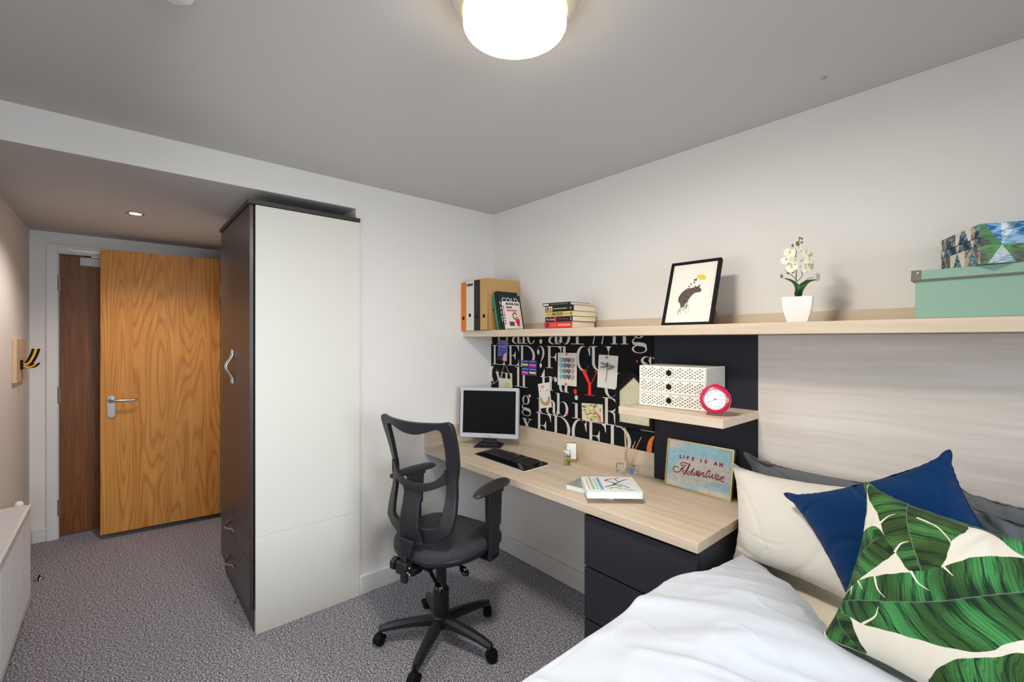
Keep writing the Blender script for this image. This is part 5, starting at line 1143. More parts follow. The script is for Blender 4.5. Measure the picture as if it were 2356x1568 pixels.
# mesh panel with uv for the weave
nx, nz = 24, 40; me = bpy.data.meshes.new('back_mesh'); V = []; UV = []
for i in range(nx + 1):
    for j in range(nz + 1):
        z = .60 + .50 * j / nz; hw = float(np.interp(z, [.6, .635, .70, .77, .86, .93, 1.02, 1.1], [.14, .19, .195, .19, .188, .20, .21, .21])); x = hw * (2 * i / nx - 1)
        V.append(tuple(CH @ Vector((x, yb(x, z) + .012, z)))); UV.append((x, z))
F = [(i * (nz + 1) + j, (i + 1) * (nz + 1) + j, (i + 1) * (nz + 1) + j + 1, i * (nz + 1) + j + 1) for i in range(nx) for j in range(nz)]
me.from_pydata(V, [], F); ul = me.uv_layers.new(name='UVMap')
for lp in me.loops: ul.data[lp.index].uv = UV[lp.vertex_index]
me.materials.append(MESHF); me.polygons.foreach_set('use_smooth', [True] * len(me.polygons)); o = bpy.data.objects.new('back_mesh', me); COL.objects.link(o); put(o, t)
# arms
for sx in (-1, 1):
    ax_ = .262 * sx
    b = MB(CH); b.box((ax_ - .012 * sx - .022 if sx > 0 else ax_ - .01, .055, .455), (ax_ + .010 if sx > 0 else ax_ + .034, .115, .468))
    b.box((.15 * sx if sx > 0 else ax_ - .005, .05, .442), (ax_ + .005 if sx > 0 else -.15, .11, .452)); b.build('arm_bracket', BLACKM, t, bevel=.002)
    b = MB(CH); b.prism([(ax_ - .008, .045, .45), (ax_ - .008, .115, .45), (ax_ - .008, .12, .62), (ax_ - .008, .045, .62)], (.018, 0, 0)); b.prism([(ax_ - .014, .035, .60), (ax_ - .014, .125, .60), (ax_ - .014, .135, .762), (ax_ - .014, .03, .762)], (.028, 0, 0))
    b.box((ax_ - .02, .03, .755), (ax_ + .02, .14, .772)); b.tube([(ax_ + .014, .10, .69), (ax_ + .02, .10, .69)], .009, 12); b.build('arm_post', PL, t, bevel=.004)
    b = MB(CH @ Matrix.Translation((ax_, .075, .784)) @ Matrix.Rotation(math.radians(6 * sx), 4, 'Z')); rows = []
    N = 22
    for i in range(N + 1):
        s_ = -1 + 2 * i / N; y = s_ * .150 - .008; sc_ = (1 - abs(s_) ** 3.2) ** .5 if abs(s_) < 1 else 0.01; w_ = (.043 + .006 * s_) * max(sc_, .02); h_ = .0175 * max(sc_, .02) ** .6
        rows.append([(w_ * math.cos(a), y, h_ * math.sin(a) * (1 if math.sin(a) > 0 else .8) - .006 * s_ * s_ * (1 if s_ < 0 else .4) + .004) for a in [2 * PI * q / 20 for q in range(21)]])
    b.grid(rows, flip=True); b.build('arm_pad', mat('arm_pad_black', rgb(38, 36, 36), rough=.45, spec=.45, bump=.2, bscale=500), t, smooth=80)

# ================================================================ BED AND BEDDING
t = thing('bed', 'bed with white sheet along the pale headboard', 'bed', (2.42, -1.1, 0))
MB().box((1.88, -2.05, .0), (3.05, -.03, .34)).build('base', GRAPH, t, bevel=.004)
SHEET = mat('sheet_cream', rgb(222, 210, 186), rough=.95, spec=.05, sheen=.2, bump=.15, bscale=40)
b = MB(); P = []
nu, nv = 30, 40
for i in range(nu + 1):
    row = []
    for j in range(nv + 1):
        u, v = i / nu, j / nv; x = 1.862 + 1.2 * u; y = -.03 - 2.03 * v; e_ = min(u, 1 - u, v * 1.6, (1 - v) * 1.6) ; z = .640 - .05 * max(0, 1 - e_ / .05) ** 2 + .006 * math.sin(x * 13 + y * 9)
        row.append((x, y, z))
    P.append(row)
b.grid(P, flip=True)
rim = [P[i][0] for i in range(nu + 1)] + [P[nu][j] for j in range(1, nv + 1)] + [P[i][nv] for i in range(nu - 1, -1, -1)] + [P[0][j] for j in range(nv - 1, -1, -1)]
b.grid([[(p[0], p[1], .34) for p in rim], rim]); b.add([(1.862, -.03, .34), (3.06, -.03, .34), (3.06, -2.06, .34), (1.862, -2.06, .34)], [(0, 1, 2, 3)])
b.build('mattress', SHEET, t, smooth=60)
# duvet
COT = mat('duvet_cotton', rgb(200, 204, 212), rough=1, spec=.03, sheen=.08, bump=.12, bscale=500)
NU, NV = 240, 280
def hem(x): return -.205 - max(0, min(.43, (x - 1.85) * 1.1)) - .012 * math.sin(x * 17)
P = []
for i in range(NU + 1):
    row = []
    for j in range(NV + 1):
        u, v = i / NU, j / NV
        s_ = u * 1.75                        # arc length across the bed, starting low on the aisle side
        if s_ < .30: xx = 1.846 + .010 * math.sin(v * 21) * (1 - s_ / .3); zz = .38 + s_
        else: xx = 1.85 + (s_ - .30); zz = .68
        if .22 < s_ < .36:                   # rounded shoulder
            a = (s_ - .22) / .14 * PI / 2; xx = 1.846 + .055 * (1 - math.cos(a)); zz = .60 + .115 * math.sin(a)
        elif s_ >= .36: xx = 1.901 + (s_ - .36); zz = .715
        elif s_ <= .22: zz = .38 + s_
        y0 = hem(xx); y = y0 + (-2.12 - y0) * v
        q0 = min(1, max(0, (-.60 - y) / .16)); xx -= .062 * q0 * q0 * (3 - 2 * q0) * max(0, 1 - max(0, s_ - .36) / .3)
        d_ = min(1, v * (2.12 + y0) / .10)
        if s_ >= .3: zz += .022 * math.sin(PI * min(1, d_) / 2) - .018
        q = Vector((xx * 2.2, y * 2.2, zz * 2)); nz_ = noise.noise(q) * .024
        # long soft creases running away from the pillows
        w1 = (xx - 1.8) * .85 + (y + .3) * .52; w2 = (xx - 1.8) * -.5 + (y + .3) * .86
        cr = noise.noise(Vector((w1 * 1.1 + .3 * noise.noise(q * 1.2), w2 * 4.5, 3.3))); cr2 = noise.noise(Vector((w1 * 2.6 + .4 * noise.noise(q * 2), w2 * 11, 7.1))); cr3 = noise.noise(Vector((w1 * 9, w2 * 13 + .6 * noise.noise(q * 4), 1.7)))
        amp = 1 if s_ > .34 else .25
        zz -= .045 * math.exp(-max(0, -.24 - y) / .14); zz += (nz_ + .030 * math.exp(-(cr * 5) ** 2) * max(0, .4 + noise.noise(q * .8)) + .010 * math.exp(-(cr2 * 5) ** 2) * max(0, .5 + noise.noise(q * 1.7)) + .003 * math.exp(-(cr3 * 5) ** 2) - .006) * amp
        if s_ < .34: xx += max(-.004, nz_ * .4)
        zz += .02 * math.exp(-((xx - 1.84) ** 2 + (y + .27) ** 2) / .006)
        zz += .035 * math.exp(-((xx - 2.02) ** 2) / .03) * math.exp(-((y + .75) ** 2) / .1)
        row.append((xx, y, zz))
    P.append(row)
b = MB(); b.grid(P, flip=True); b.grid([[(p[0] + .022 * (1 - min(1, max(0, (i - 30) / 30))), p[1], p[2] - .03 * min(1, max(0, (i - 30) / 30))) for p in r] for i, r in enumerate(P)])
top = P; bot = [[(p[0] + .022 * (1 - min(1, max(0, (i - 30) / 30))), p[1], p[2] - .03 * min(1, max(0, (i - 30) / 30))) for p in r] for i, r in enumerate(P)]
b.grid([[top[i][0] for i in range(NU + 1)], [((top[i][0][0] + bot[i][0][0]) / 2, top[i][0][1] + .014, (top[i][0][2] + bot[i][0][2]) / 2) for i in range(NU + 1)], [bot[i][0] for i in range(NU + 1)]], flip=True)
b.grid([top[0], bot[0]], flip=True)
o = b.build('duvet', COT, None, smooth=80); tag(o, 'crumpled white duvet covering the bed', 'duvet')

def inflate(W, Hh, n, m, press, seed=0, steps=170, stiff_it=14, slack=1.0, grav=(0, 0, 0)):
    """two square sheets sewn along the rim and blown up: position based cloth, returns (2, n+1, m+1, 3)"""
    rs_ = np.random.RandomState(seed); X, Y = np.meshgrid(np.linspace(-W / 2, W / 2, n + 1), np.linspace(-Hh / 2, Hh / 2, m + 1), indexing='ij')
    Pz = np.zeros((2, n + 1, m + 1, 3)); Pz[..., 0] = X; Pz[..., 1] = Y
    low = sum(np.sin(X * rs_.uniform(8, 40) + rs_.uniform(0, 6)) * np.sin(Y * rs_.uniform(8, 40) + rs_.uniform(0, 6)) for _ in range(5)) * .0012
    inner = np.zeros((n + 1, m + 1)); inner[1:-1, 1:-1] = 1
    Pz[0, ..., 2] = (.004 + low) * inner; Pz[1, ..., 2] = (-.004 + low) * inner; V_ = np.zeros_like(Pz)
    dx, dy = W / n * slack, Hh / m * slack; dd_ = math.hypot(dx, dy)
    offs = [((1, 0), dx, 1.), ((0, 1), dy, 1.), ((1, 1), dd_, .5), ((1, -1), dd_, .5), ((2, 0), 2 * dx, .10), ((0, 2), 2 * dy, .10)]
    def con(P, a, b_, L, k, cor, cnt):
        d = b_[0] - a[0]; l = np.linalg.norm(d, axis=-1, keepdims=True) + 1e-9; c = k * .5 * (l - L) / l * d; return c
    for st in range(steps):
        N_ = np.zeros_like(Pz); du = np.zeros_like(Pz); dv = np.zeros_like(Pz)
        du[:, 1:-1] = Pz[:, 2:] - Pz[:, :-2]; dv[:, :, 1:-1] = Pz[:, :, 2:] - Pz[:, :, :-2]
        N_ = np.cross(du, dv); N_[1] *= -1; ar = 1.0 / (dx * dy * 4)
        V_ = V_ * .90 + N_ * ar * press * inner[None, ..., None] + np.array(grav); old = Pz.copy(); Pz = Pz + V_
        for it in range(stiff_it):
            cor = np.zeros_like(Pz); cnt = np.zeros((2, n + 1, m + 1, 1))
            for (oi, oj), L, k in offs:
                A_ = (slice(None), slice(0, n + 1 - oi), slice(max(0, -oj), m + 1 - max(0, oj))); B_ = (slice(None), slice(oi, n + 1), slice(max(0, oj), m + 1 + min(0, oj)))
                d = Pz[B_] - Pz[A_]; l = np.linalg.norm(d, axis=-1, keepdims=True) + 1e-9; e_ = (l - L) / l
                if k < 1: e_ = np.where(e_ < 0, e_ * k, e_ * (k if k > .2 else 0))
                c = .5 * e_ * d; cor[A_] += c; cor[B_] -= c; cnt[A_] += 1; cnt[B_] += 1
            Pz = Pz + cor / np.maximum(cnt, 1) * 1.6
            r_ = (Pz[0] + Pz[1]) / 2
            for s_ in (0, 1):
                Pz[s_, 0] = r_[0]; Pz[s_, -1] = r_[-1]; Pz[s_, :, 0] = r_[:, 0]; Pz[s_, :, -1] = r_[:, -1]
        V_ = (Pz - old)
    return Pz
def upsample(G, k):
    """smooth (catmull-rom) refinement of an (a, b, 3) grid by k in both directions"""
    def one(G):
        a = G.shape[0]; E_ = np.concatenate([2 * G[:1] - G[1:2], G, 2 * G[-1:] - G[-2:-1]]); t = np.arange((a - 1) * k + 1) / k; i = np.minimum(t.astype(int), a - 2); f_ = (t - i)[:, None, None]
        p0, p1, p2, p3 = E_[i], E_[i + 1], E_[i + 2], E_[i + 3]
        return .5 * (2 * p1 + (p2 - p0) * f_ + (2 * p0 - 5 * p1 + 4 * p2 - p3) * f_ ** 2 + (3 * p1 - p0 - 3 * p2 + p3) * f_ ** 3)
    return one(one(G).transpose(1, 0, 2)).transpose(1, 0, 2)
def pillow(name, label, cat, c, T_, m, group=None, n=48, press=.00006, seed=1, col=None, up=2, seam=.0018, slack=1.0, dent=None, lumps=0., crease=0.):
    """c: corners TL, TR, BR, BL; T_: full thickness; the blown-up cover is fitted between the corners"""
    c = [Vector(p) for p in c]; nrm = (c[1] - c[0]).cross(c[3] - c[0]).normalized() * -1
    t = thing(name, label, cat, (c[2] + c[3]) / 2, group)
    W = ((c[1] - c[0]).length + (c[2] - c[3]).length) / 2; Hh = ((c[3] - c[0]).length + (c[2] - c[1]).length) / 2
    mm = max(16, int(n * Hh / W)); S = inflate(W, Hh, n, mm, press, seed)
    x0, x1 = S[0, 0, 0, 0], S[0, -1, 0, 0]; y0, y1 = S[0, 0, 0, 1], S[0, 0, -1, 1]
    S[..., 0] = (S[..., 0] - x0) / (x1 - x0); S[..., 1] = (S[..., 1] - y0) / (y1 - y0); S[..., 2] *= T_ / (S[0, ..., 2].max() - S[1, ..., 2].min())
    V = []; F = []; cols = []; base = 0; C_ = np.array([tuple(p) for p in c]); nv_ = np.array(tuple(nrm))
    for s_ in (0, 1):
        k = up if s_ == 0 or not col else 2; G = upsample(S[s_], k); a, b_ = G.shape[:2]; u = G[..., 0:1]; v = G[..., 1:2]; z = G[..., 2]
        if dent: z = dent(u[..., 0], v[..., 0], z, s_)
        if crease:
            uu_, vv_ = u[..., 0], v[..., 0]; rc = np.random.RandomState(seed); ed = np.minimum(np.minimum(uu_, 1 - uu_), np.minimum(vv_, 1 - vv_)); zz_ = 0
            for q_ in range(9):
                a_ = rc.uniform(0, 3.14); fr = rc.uniform(5, 12); g = np.sin(fr * (uu_ * math.cos(a_) + vv_ * math.sin(a_)) + 1.6 * np.sin(rc.uniform(3, 7) * uu_ + rc.uniform(0, 6)) + 1.3 * np.sin(rc.uniform(3, 7) * vv_ + rc.uniform(0, 6)))
                zz_ = zz_ + np.exp(-(g / .28) ** 2) * np.clip(np.sin(rc.uniform(3, 6) * uu_ + rc.uniform(0, 6)) * np.sin(rc.uniform(3, 6) * vv_ + rc.uniform(0, 6)), 0, 1)
            zz_ = zz_ + .8 * np.exp(-ed * 10) * np.abs(np.sin(34 * uu_ + seed) * (vv_ * (1 - vv_) < uu_ * (1 - uu_)) + np.sin(30 * vv_ + seed) * (vv_ * (1 - vv_) >= uu_ * (1 - uu_)))
            z = z - np.sign(.5 - s_) * crease * zz_ * np.clip(ed * 14, 0, 1)
        if lumps:
            q = sum(np.sin(u[..., 0] * f1 + p1) * np.sin(v[..., 0] * f2 + p2) for f1, f2, p1, p2 in ((7, 9, seed, 1), (13, 8, 2, seed), (19, 17, seed, seed))); z = z * (1 + lumps * q)
        P = (C_[0] * (1 - u) + C_[1] * u) * (1 - v) + (C_[3] * (1 - u) + C_[2] * u) * v + nv_ * z[..., None]
        V.append(P.reshape(-1, 3)); idx = np.arange(a * b_).reshape(a, b_) + base
        q = np.stack([idx[:-1, :-1], idx[1:, :-1], idx[1:, 1:], idx[:-1, 1:]], -1).reshape(-1, 4); F.append(q[:, ::-1] if s_ == 0 else q); base += a * b_
        if col:
            UU, VV = np.meshgrid(np.linspace(0, 1, a), np.linspace(0, 1, b_), indexing='ij'); cols.append(col(UU.ravel(), VV.ravel()))
        if s_ == 0: rimG = P
    V = np.concatenate(V); F = np.concatenate(F); me = bpy.data.meshes.new('cover'); me.from_pydata(V.tolist(), [], F.tolist()); me.materials.append(m)
    if col: set_colors(me, np.concatenate(cols))
    me.polygons.foreach_set('use_smooth', [True] * len(me.polygons)); me.update()
    o = bpy.data.objects.new('cover', me); COL.objects.link(o); put(o, t)
    st = 1 if up <= 2 else up // 2
    rim = [Vector(p) for p in np.concatenate([rimG[:-1:st, 0], rimG[-1, :-1:st], rimG[:0:-st, -1], rimG[0, :0:-st]]).tolist()]
    b = MB(); b.tube(rim + [rim[0]], seam, 6, caps=False); b.build('seam', m if not col else mat('seam_green', rgb(84, 104, 60), rough=.95), t, smooth=80)
    return t
GREYC = mat('grey_linen', rgb(104, 106, 110), rough=1, spec=.03, sheen=.15, bump=.4, bscale=700)
WHC = mat('white_cotton', rgb(226, 221, 211), rough=1, spec=.03, sheen=.1, bump=.15, bscale=600)
NAVY = mat('navy_weave', rgb(10, 52, 98), rough=1, spec=.04, sheen=.12, bump=.8, bscale=900)
PG = 'grey pillows behind the cushions'
pillow('pillow', 'grey pillow propped on the headboard behind the white pillow', 'pillow', [(1.782, -.075, 1.012), (2.40, -.075, 1.022), (2.40, -.105, .64), (1.86, -.125, .67)], .085, GREYC, PG, seed=3, lumps=.05, crease=.010)
pillow('pillow', 'grey pillow propped on the headboard right of the navy cushion', 'pillow', [(2.405, -.07, 1.028), (2.99, -.07, 1.03), (2.99, -.11, .66), (2.42, -.11, .66)], .085, GREYC, PG, seed=5, lumps=.10, crease=.014)
pillow('pillow', 'grey pillow lying in front of the others, above the leaf cushion', 'pillow', [(2.435, -.185, 1.012), (2.93, -.20, 1.005), (2.95, -.33, .67), (2.46, -.30, .67)], .10, GREYC, PG, seed=8, lumps=.10, crease=.014)
pillow('pillow', 'white pillow leaning beside the end of the desk', 'pillow', [(1.772, -.175, .982), (2.30, -.20, 1.026), (2.33, -.42, .66), (1.842, -.315, .660)], .19, WHC, None, seed=11, n=60, up=3, crease=.004)
pillow('cushion', 'navy blue cushion standing on its corner in front of the white pillow', 'cushion', [(2.030, -.37, .967), (2.430, -.32, 1.180), (2.60, -.36, .84), (2.26, -.50, .66)], .15, NAVY, None, seed=14, n=52, press=.00005, up=3, crease=.007)
# banana leaf print, drawn in the plane of the cushion cover (u right, v down)
LV = [  # outline, midrib, tone
    ([(.44, .03), (.466, .103), (.539, .094), (.621, .182), (.70, .22), (.85, .28), (1.1, .3), (1.1, -.05), (.5, -.05)], [(.40, .0), (.653, .075), (1.1, .15)], .75),
    ([(-.02, .33), (.065, .31), (.15, .285), (.22, .345), (.265, .397), (.131, .601), (.06, .68), (-.02, .72)], [(-.02, .55), (.061, .474), (.175, .35)], .35),
    ([(.02, -.05), (.035, .06), (.067, .129), (.13, .2), (.166, .26), (.21, .34), (.264, .392), (.333, .462), (.40, .44), (.435, .37), (.441, .243), (.475, .15), (.462, .07), (.44, .01), (.37, -.05)], [(.20, -.06), (.268, .21), (.373, .447)], .2),
    ([(.04, .72), (.09, .66), (.131, .601), (.235, .53), (.339, .463), (.435, .385), (.525, .284), (.661, .209), (.9, .1), (1.1, -.05), (1.1, .4), (.9, .45), (.685, .56), (.603, .66), (.51, .71), (.414, .737), (.3, .765), (.209, .789), (.12, .785), (.04, .775)], [(.0, .77), (.066, .736), (.28, .64), (.444, .546), (.673, .366), (1.1, .05)], .62),
    ([(-.02, .93), (.06, .95), (.144, .96), (.24, .955), (.35, .965), (.45, 1.05), (-.02, 1.05)], [(-.02, .98), (.2, 1.0), (.4, 1.04)], .3),
    ([(.02, .77), (.10, .785), (.149, .79), (.19, .86), (.226, .943), (.13, .95), (.055, .945), (.0, .88)], [(.03, .79), (.079, .826), (.226, .943)], .3),
    ([(.451, .90), (.479, .817), (.53, .74), (.62, .67), (.70, .60), (.85, .56), (1.1, .5), (1.1, 1.1), (.5, 1.1), (.46, .97)], [(.47, 1.0), (.7, .8), (1.1, .62)], .5),
    ([(-.03, -.03), (.015, -.03), (.035, .1), (.05, .2), (.025, .27), (-.03, .3)], [(-.01, -.03), (.0, .3)], .25)]
SLIT = [((.166, .262), (.19, .215), (.215, .19)), ((.30, .17), (.37, .185), (.425, .235), (.445, .27)), ((.262, .392), (.275, .345), (.30, .32)), ((.132, .60), (.17, .63)), ((.339, .462), (.37, .50), (.41, .515)), ((.21, .55), (.235, .60), (.27, .625)), ((.209, .787), (.25, .73), (.255, .68)), ((.435, .383), (.47, .41)), ((.10, .64), (.115, .68))]
def seg_dist(U, W_, a, c):
    ex, ey = c[0] - a[0], c[1] - a[1]; L2 = ex * ex + ey * ey + 1e-12; tt = np.clip(((U - a[0]) * ex + (W_ - a[1]) * ey) / L2, 0, 1); dx, dy = U - a[0] - ex * tt, W_ - a[1] - ey * tt; return np.hypot(dx, dy), tt, np.sign(ex * dy - ey * dx)
def leafcol(U, W_):
    cream = np.array([226, 220, 206]) / 255.; out = np.tile(cream, (len(U), 1)); px = .0016
    for poly, mid, tone in LV:
        P_ = [(p.x, p.y) for p in spline([(a, c, 0) for a, c in mid], 8)]
        bb = (U > min(p[0] for p in poly) - .03) & (U < max(p[0] for p in poly) + .03) & (W_ > min(p[1] for p in poly) - .03) & (W_ < max(p[1] for p in poly) + .03); ii = np.nonzero(bb)[0]
        if not len(ii): continue
        u, v = U[ii], W_[ii]; ins = np.zeros(len(u), bool); de = np.full(len(u), 9.); Q = [(p.x, p.y) for p in spline([(a, c, 0) for a, c in poly + poly[:1]], 4)][:-1]
        for k in range(len(Q)):
            a, c = Q[k], Q[(k + 1) % len(Q)]; d, _, _ = seg_dist(u, v, a, c); de = np.minimum(de, d); cr = ((a[1] > v) != (c[1] > v)) & (u < (c[0] - a[0]) * (v - a[1]) / (c[1] - a[1] + 1e-12) + a[0]); ins ^= cr
        d_ = np.full(len(u), 9.); s_ = np.zeros(len(u)); sd = np.zeros(len(u)); L0 = 0
        for k in range(len(P_) - 1):
            a, c = P_[k], P_[k + 1]; L = math.hypot(c[0] - a[0], c[1] - a[1]); d, tt, sg = seg_dist(u, v, a, c); m_ = d < d_; d_[m_] = d[m_]; s_[m_] = (L0 + tt * L)[m_]; sd[m_] = sg[m_]; L0 += L
        vein = s_ - d_ * (.22 + 1.0 * d_); wob = .006 * np.sin(d_ * 40 + s_ * 9)
        al = np.clip(np.where(ins, de, -de) / px + .5 + 1.2 * np.sin(vein * 90) * .6, 0, 1)
        f1 = .5 + .5 * np.sin((vein + wob) * 300 + sd + 1.5 * np.sin(vein * 37)); f2 = .5 + .5 * np.sin(vein * 96 + 1.4 * np.sin(vein * 23 + tone * 5) + sd); f3 = .5 + .5 * np.sin(vein * 24 + tone * 7 + sd * 1.7 + 1.2 * np.sin(d_ * 14)); f4 = .5 + .5 * np.sin(vein * 520 + 3 * np.sin(vein * 61))
        dk_ = np.array([24, 44, 32]) / 255.; md = np.array([70, 98, 44]) / 255.; br = np.array([64, 142, 80]) / 255.
        tn = np.clip(tone + .55 * (f3 - .5), 0, 1)[:, None]; c_ = (md * (1 - tn) + br * tn) * (.80 + .30 * f3)[:, None]
        lines = np.clip((f1 - .70) * 5, 0, 1) * np.clip((f2 - .25) * 3, 0, 1) * .55 + np.clip((f4 - .6) * 4, 0, 1) * .30 + np.clip((f2 - .86) * 7, 0, 1) * .5
        nearrib = np.exp(-(d_ / .05) ** 2) * (.25 + .9 * f2) * (.55 + .45 * np.sin(s_ * 11 + 1)); k_ = np.clip(lines * .85 + nearrib * .9, 0, .92)[:, None]
        c_ = c_ * (1 - k_) + dk_ * k_; rib = np.clip((.0022 - d_) / px + .5, 0, 1)[:, None] * .75; c_ = c_ * (1 - rib) + np.array([120, 124, 116]) / 255. * rib
        out[ii] = out[ii] * (1 - al[:, None]) + c_ * al[:, None]
    for P_ in SLIT:
        P_ = [(p.x, p.y) for p in spline([(a, c, 0) for a, c in P_], 6)]
        for k in range(len(P_) - 1):
            w_ = .0042 * (1 - k / len(P_)) + .0008; bb = np.nonzero((np.abs(U - P_[k][0]) < .04) & (np.abs(W_ - P_[k][1]) < .04))[0]
            if len(bb): d, _, _ = seg_dist(U[bb], W_[bb], P_[k], P_[k + 1]); al = np.clip((w_ - d) / px + .5, 0, 1)[:, None]; out[bb] = out[bb] * (1 - al) + cream * al
    return np.clip(out, 0, 1)
pillow('cushion', 'large cushion printed with green banana leaves at the front of the bed', 'cushion', [(2.268, -.465, 1.082), (2.735, -.52, 1.04), (2.70, -.86, .715), (2.214, -.70, .706)], .17, vcol('leaf_print', rough=1, sheen=.08, bump=.25, bscale=800), None, seed=21, n=56, up=12, col=leafcol, crease=.004)

# ================================================================ LEFT WALL: RADIATOR, COAT HOOK, DOOR STOP
t = thing('radiator', 'white panel radiator with a slotted top grille on the left wall', 'radiator', (-.2, -2.48, .10))
RX0, RX1, RY0, RY1, RZ0, RZ1 = -.965, .75, -2.532, -2.42, .10, .592
b = MB(); pitch = .0333; n = int((RX1 - RX0) / pitch); pr = []
for i in range(n):
    x = RX0 + i * pitch
    pr += [(x, RY1 - .010), (x + pitch * .15, RY1 - .010), (x + pitch * .3, RY1), (x + pitch * .85, RY1), (x + pitch, RY1 - .010)]
b.grid([[(p[0], p[1], RZ0 + .03) for p in pr], [(p[0], p[1], RZ1 - .03) for p in pr]])
for zz0, zz1 in ((RZ0, RZ0 + .032), (RZ1 - .032, RZ1)): b.box((RX0, RY1 - .018, zz0), (RX1, RY1 - .0005, zz1))
b.box((RX0, RY1 - .02, RZ0 + .01), (RX1, RY1 - .012, RZ1 - .01)); b.build('front_panel', TRIM, t, smooth=30)
MB().box((RX0, RY0, RZ0), (RX1, RY0 + .012, RZ1)).build('rear_panel', TRIM, t, bevel=.003)
for x in (RX0, RX1 - .004): MB().box((x - .004, RY0, RZ0 + .02), (x + .008, RY1 - .002, RZ1 + .002)).build('side_panel', TRIM, t, bevel=.002)
b = MB(); b.box((RX0 - .002, RY0, RZ1 - .002), (RX1 + .002, RY0 + .012, RZ1 + .008)); b.box((RX0 - .002, RY1 - .012, RZ1 - .002), (RX1 + .002, RY1 + .002, RZ1 + .008)); b.box((RX0 - .002, RY0 + .01, RZ1 + .002), (RX0 + .016, RY1 - .01, RZ1 + .008))
x = RX0 + .02
while x < RX1 - .01: b.box((x, RY0 + .012, RZ1 + .001), (x + .0055, RY1 - .012, RZ1 + .007)); x += .0105
b.build('top_grille', TRIM, t)
b = MB(); b.lathe([(.0001, .0), (.016, .0), (.019, .01), (.019, .05), (.012, .062), (.0001, .063)], (-1.03, -2.47, .548), n=20); b.tube([(-1.03, -2.47, .575), (-1.03, -2.47, .10), (-1.03, -2.50, .04)], .0075, 8); b.build('thermostat_valve', WHITE, t, smooth=50)
t = thing('coat_hook', 'pale wooden plaque with a black and yellow double hook on the left wall', 'coat hook', (-1.66, -2.53, 1.36))
MB().box((-1.87, YL + .0005, 1.225), (-1.47, YL + .0205, 1.492)).build('plaque', wood('plaque_wood', rgb(222, 194, 160), rgb(196, 164, 128), 'z', 5, 12), t, bevel=.001)
for dx, m, k in ((-.013, BLACKM, 1.), (0, mat('hook_yellow', rgb(236, 176, 30), rough=.4), .92), (.013, BLACKM, 1.)):
    b = MB(); hx = -1.62 + abs(dx) * -.5; YL = -2.55 + .012 + dx
    P = spline([(hx, YL + .02, 1.335), (hx, YL + .035, 1.333), (hx, YL + .05, 1.35), (hx, YL + .066, 1.39), (hx, YL + .076, 1.43)], 6); b.tube(P, .0065, 8)
    P = spline([(hx, YL + .02, 1.318), (hx, YL + .04, 1.312), (hx, YL + .06, 1.318), (hx, YL + .078, 1.338)], 6); b.tube(P, .0055, 8); b.build('hook', m, t, smooth=60)
YL = -2.55; b = MB(); b.box((-1.642, YL + .0206, 1.30), (-1.598, YL + .03, 1.36)); b.build('hook_plate', BLACKM, t, bevel=.002)
t = thing('door_stop', 'small round steel door stop with a black rubber insert on the carpet', 'door stop', (-1.462, -2.435, 0))
b = MB(); b.lathe([(.024, 0), (.0235, .006), (.019, .014), (.010, .019), (.0001, .020)], (-1.462, -2.435, 0), n=26, caps=False); b.build('dome', CHROME, t, smooth=70)
b = MB(); b.box((-1.486, -2.439, .0), (-1.438, -2.431, .024)); b.build('rubber_insert', BLACKM, t, bevel=.002)

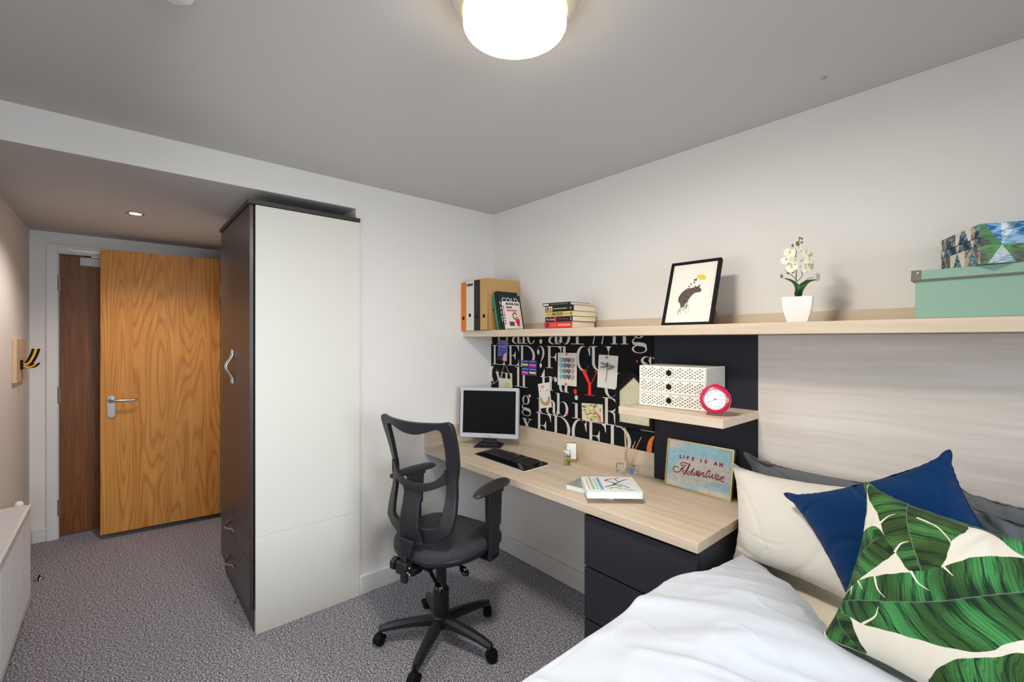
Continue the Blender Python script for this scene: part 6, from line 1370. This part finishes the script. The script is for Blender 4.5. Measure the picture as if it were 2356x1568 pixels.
# ================================================================ CEILING FITTINGS
LC = (1.688, -1.283)
t = thing('ceiling_light', 'round ceiling light with a glowing opal disc', 'ceiling light', (LC[0], LC[1], H))
gl = mat('opal_glow', rgb(255, 250, 240), rough=.4, emit=(1.0, .94, .85, 1), estr=LAMP)
b = MB(); b.lathe([(.1335, -.0925), (.132, -.0965), (.125, -.099), (.09, -.1005), (.0001, -.101)], (LC[0], LC[1], H), n=64, caps=False); b.build('opal_diffuser', gl, t, smooth=50, label='glowing white opal disc')
b = MB(); b.lathe([(.0001, -.012), (.128, -.012), (.1345, -.06), (.1345, -.0925)], (LC[0], LC[1], H), n=64, caps=False); b.build('diffuser_rim', mat('opal_rim', rgb(238, 214, 160), rough=.5, emit=(1.0, .72, .35, 1), estr=LAMP * .035), t, smooth=50, label='warm tinted rim of the opal disc')
b = MB(); b.lathe([(.0001, -.0005), (.168, -.0005), (.170, -.006), (.166, -.02), (.150, -.045), (.1375, -.060), (.1375, -.056), (.148, -.042), (.160, -.018), (.160, -.012), (.0001, -.012)], (LC[0], LC[1], H), n=56, caps=False); b.build('outer_bowl', mat('frosted_bowl', rgb(236, 226, 200), rough=.5, spec=.4, trans=.35), t, smooth=50)
DL = (-1.065, -1.984); dz = hz(DL[0])
t = thing('downlight', 'recessed round downlight in the entrance ceiling', 'downlight', (DL[0], DL[1], dz))
b = MB(); b.lathe([(.030, -.0005), (.030, -.003), (.045, -.003), (.046, -.0005)], (DL[0], DL[1], dz), n=36, caps=False); b.build('trim_ring', CHROME, t, smooth=40)
b = MB(); b.lathe([(.0001, -.0015), (.0305, -.0015), (.0305, -.0010), (.0001, -.001)], (DL[0], DL[1], dz), n=30, caps=False); b.build('lamp_face', mat('downlight_glow', (1, 1, 1, 1), emit=(1, .93, .97, 1), estr=14), t)
spot('downlight_beam', (DL[0], DL[1], dz - .01), SPOT, (1, .86, .78), size=2.5, rad=.03)
b = MB(); b.lathe([(.0001, -.001), (.048, -.001), (.05, -.01), (.044, -.03), (.030, -.038), (.0001, -.038)], (1.140, -1.962, H), n=30, caps=False)
tag(b.build('smoke_detector', WHITE, None, smooth=40), 'white smoke detector cut by the top edge of the photo', 'smoke detector')
b = MB(); b.lathe([(.0001, -.0005), (.006, -.0005), (.006, -.003), (.003, -.008), (.0001, -.008)], (2.105, -.216, H), n=12, caps=False); tag(b.build('ceiling_hook', STEEL, None, smooth=50), 'tiny screw fixing in the ceiling above the potted orchid', 'hook')
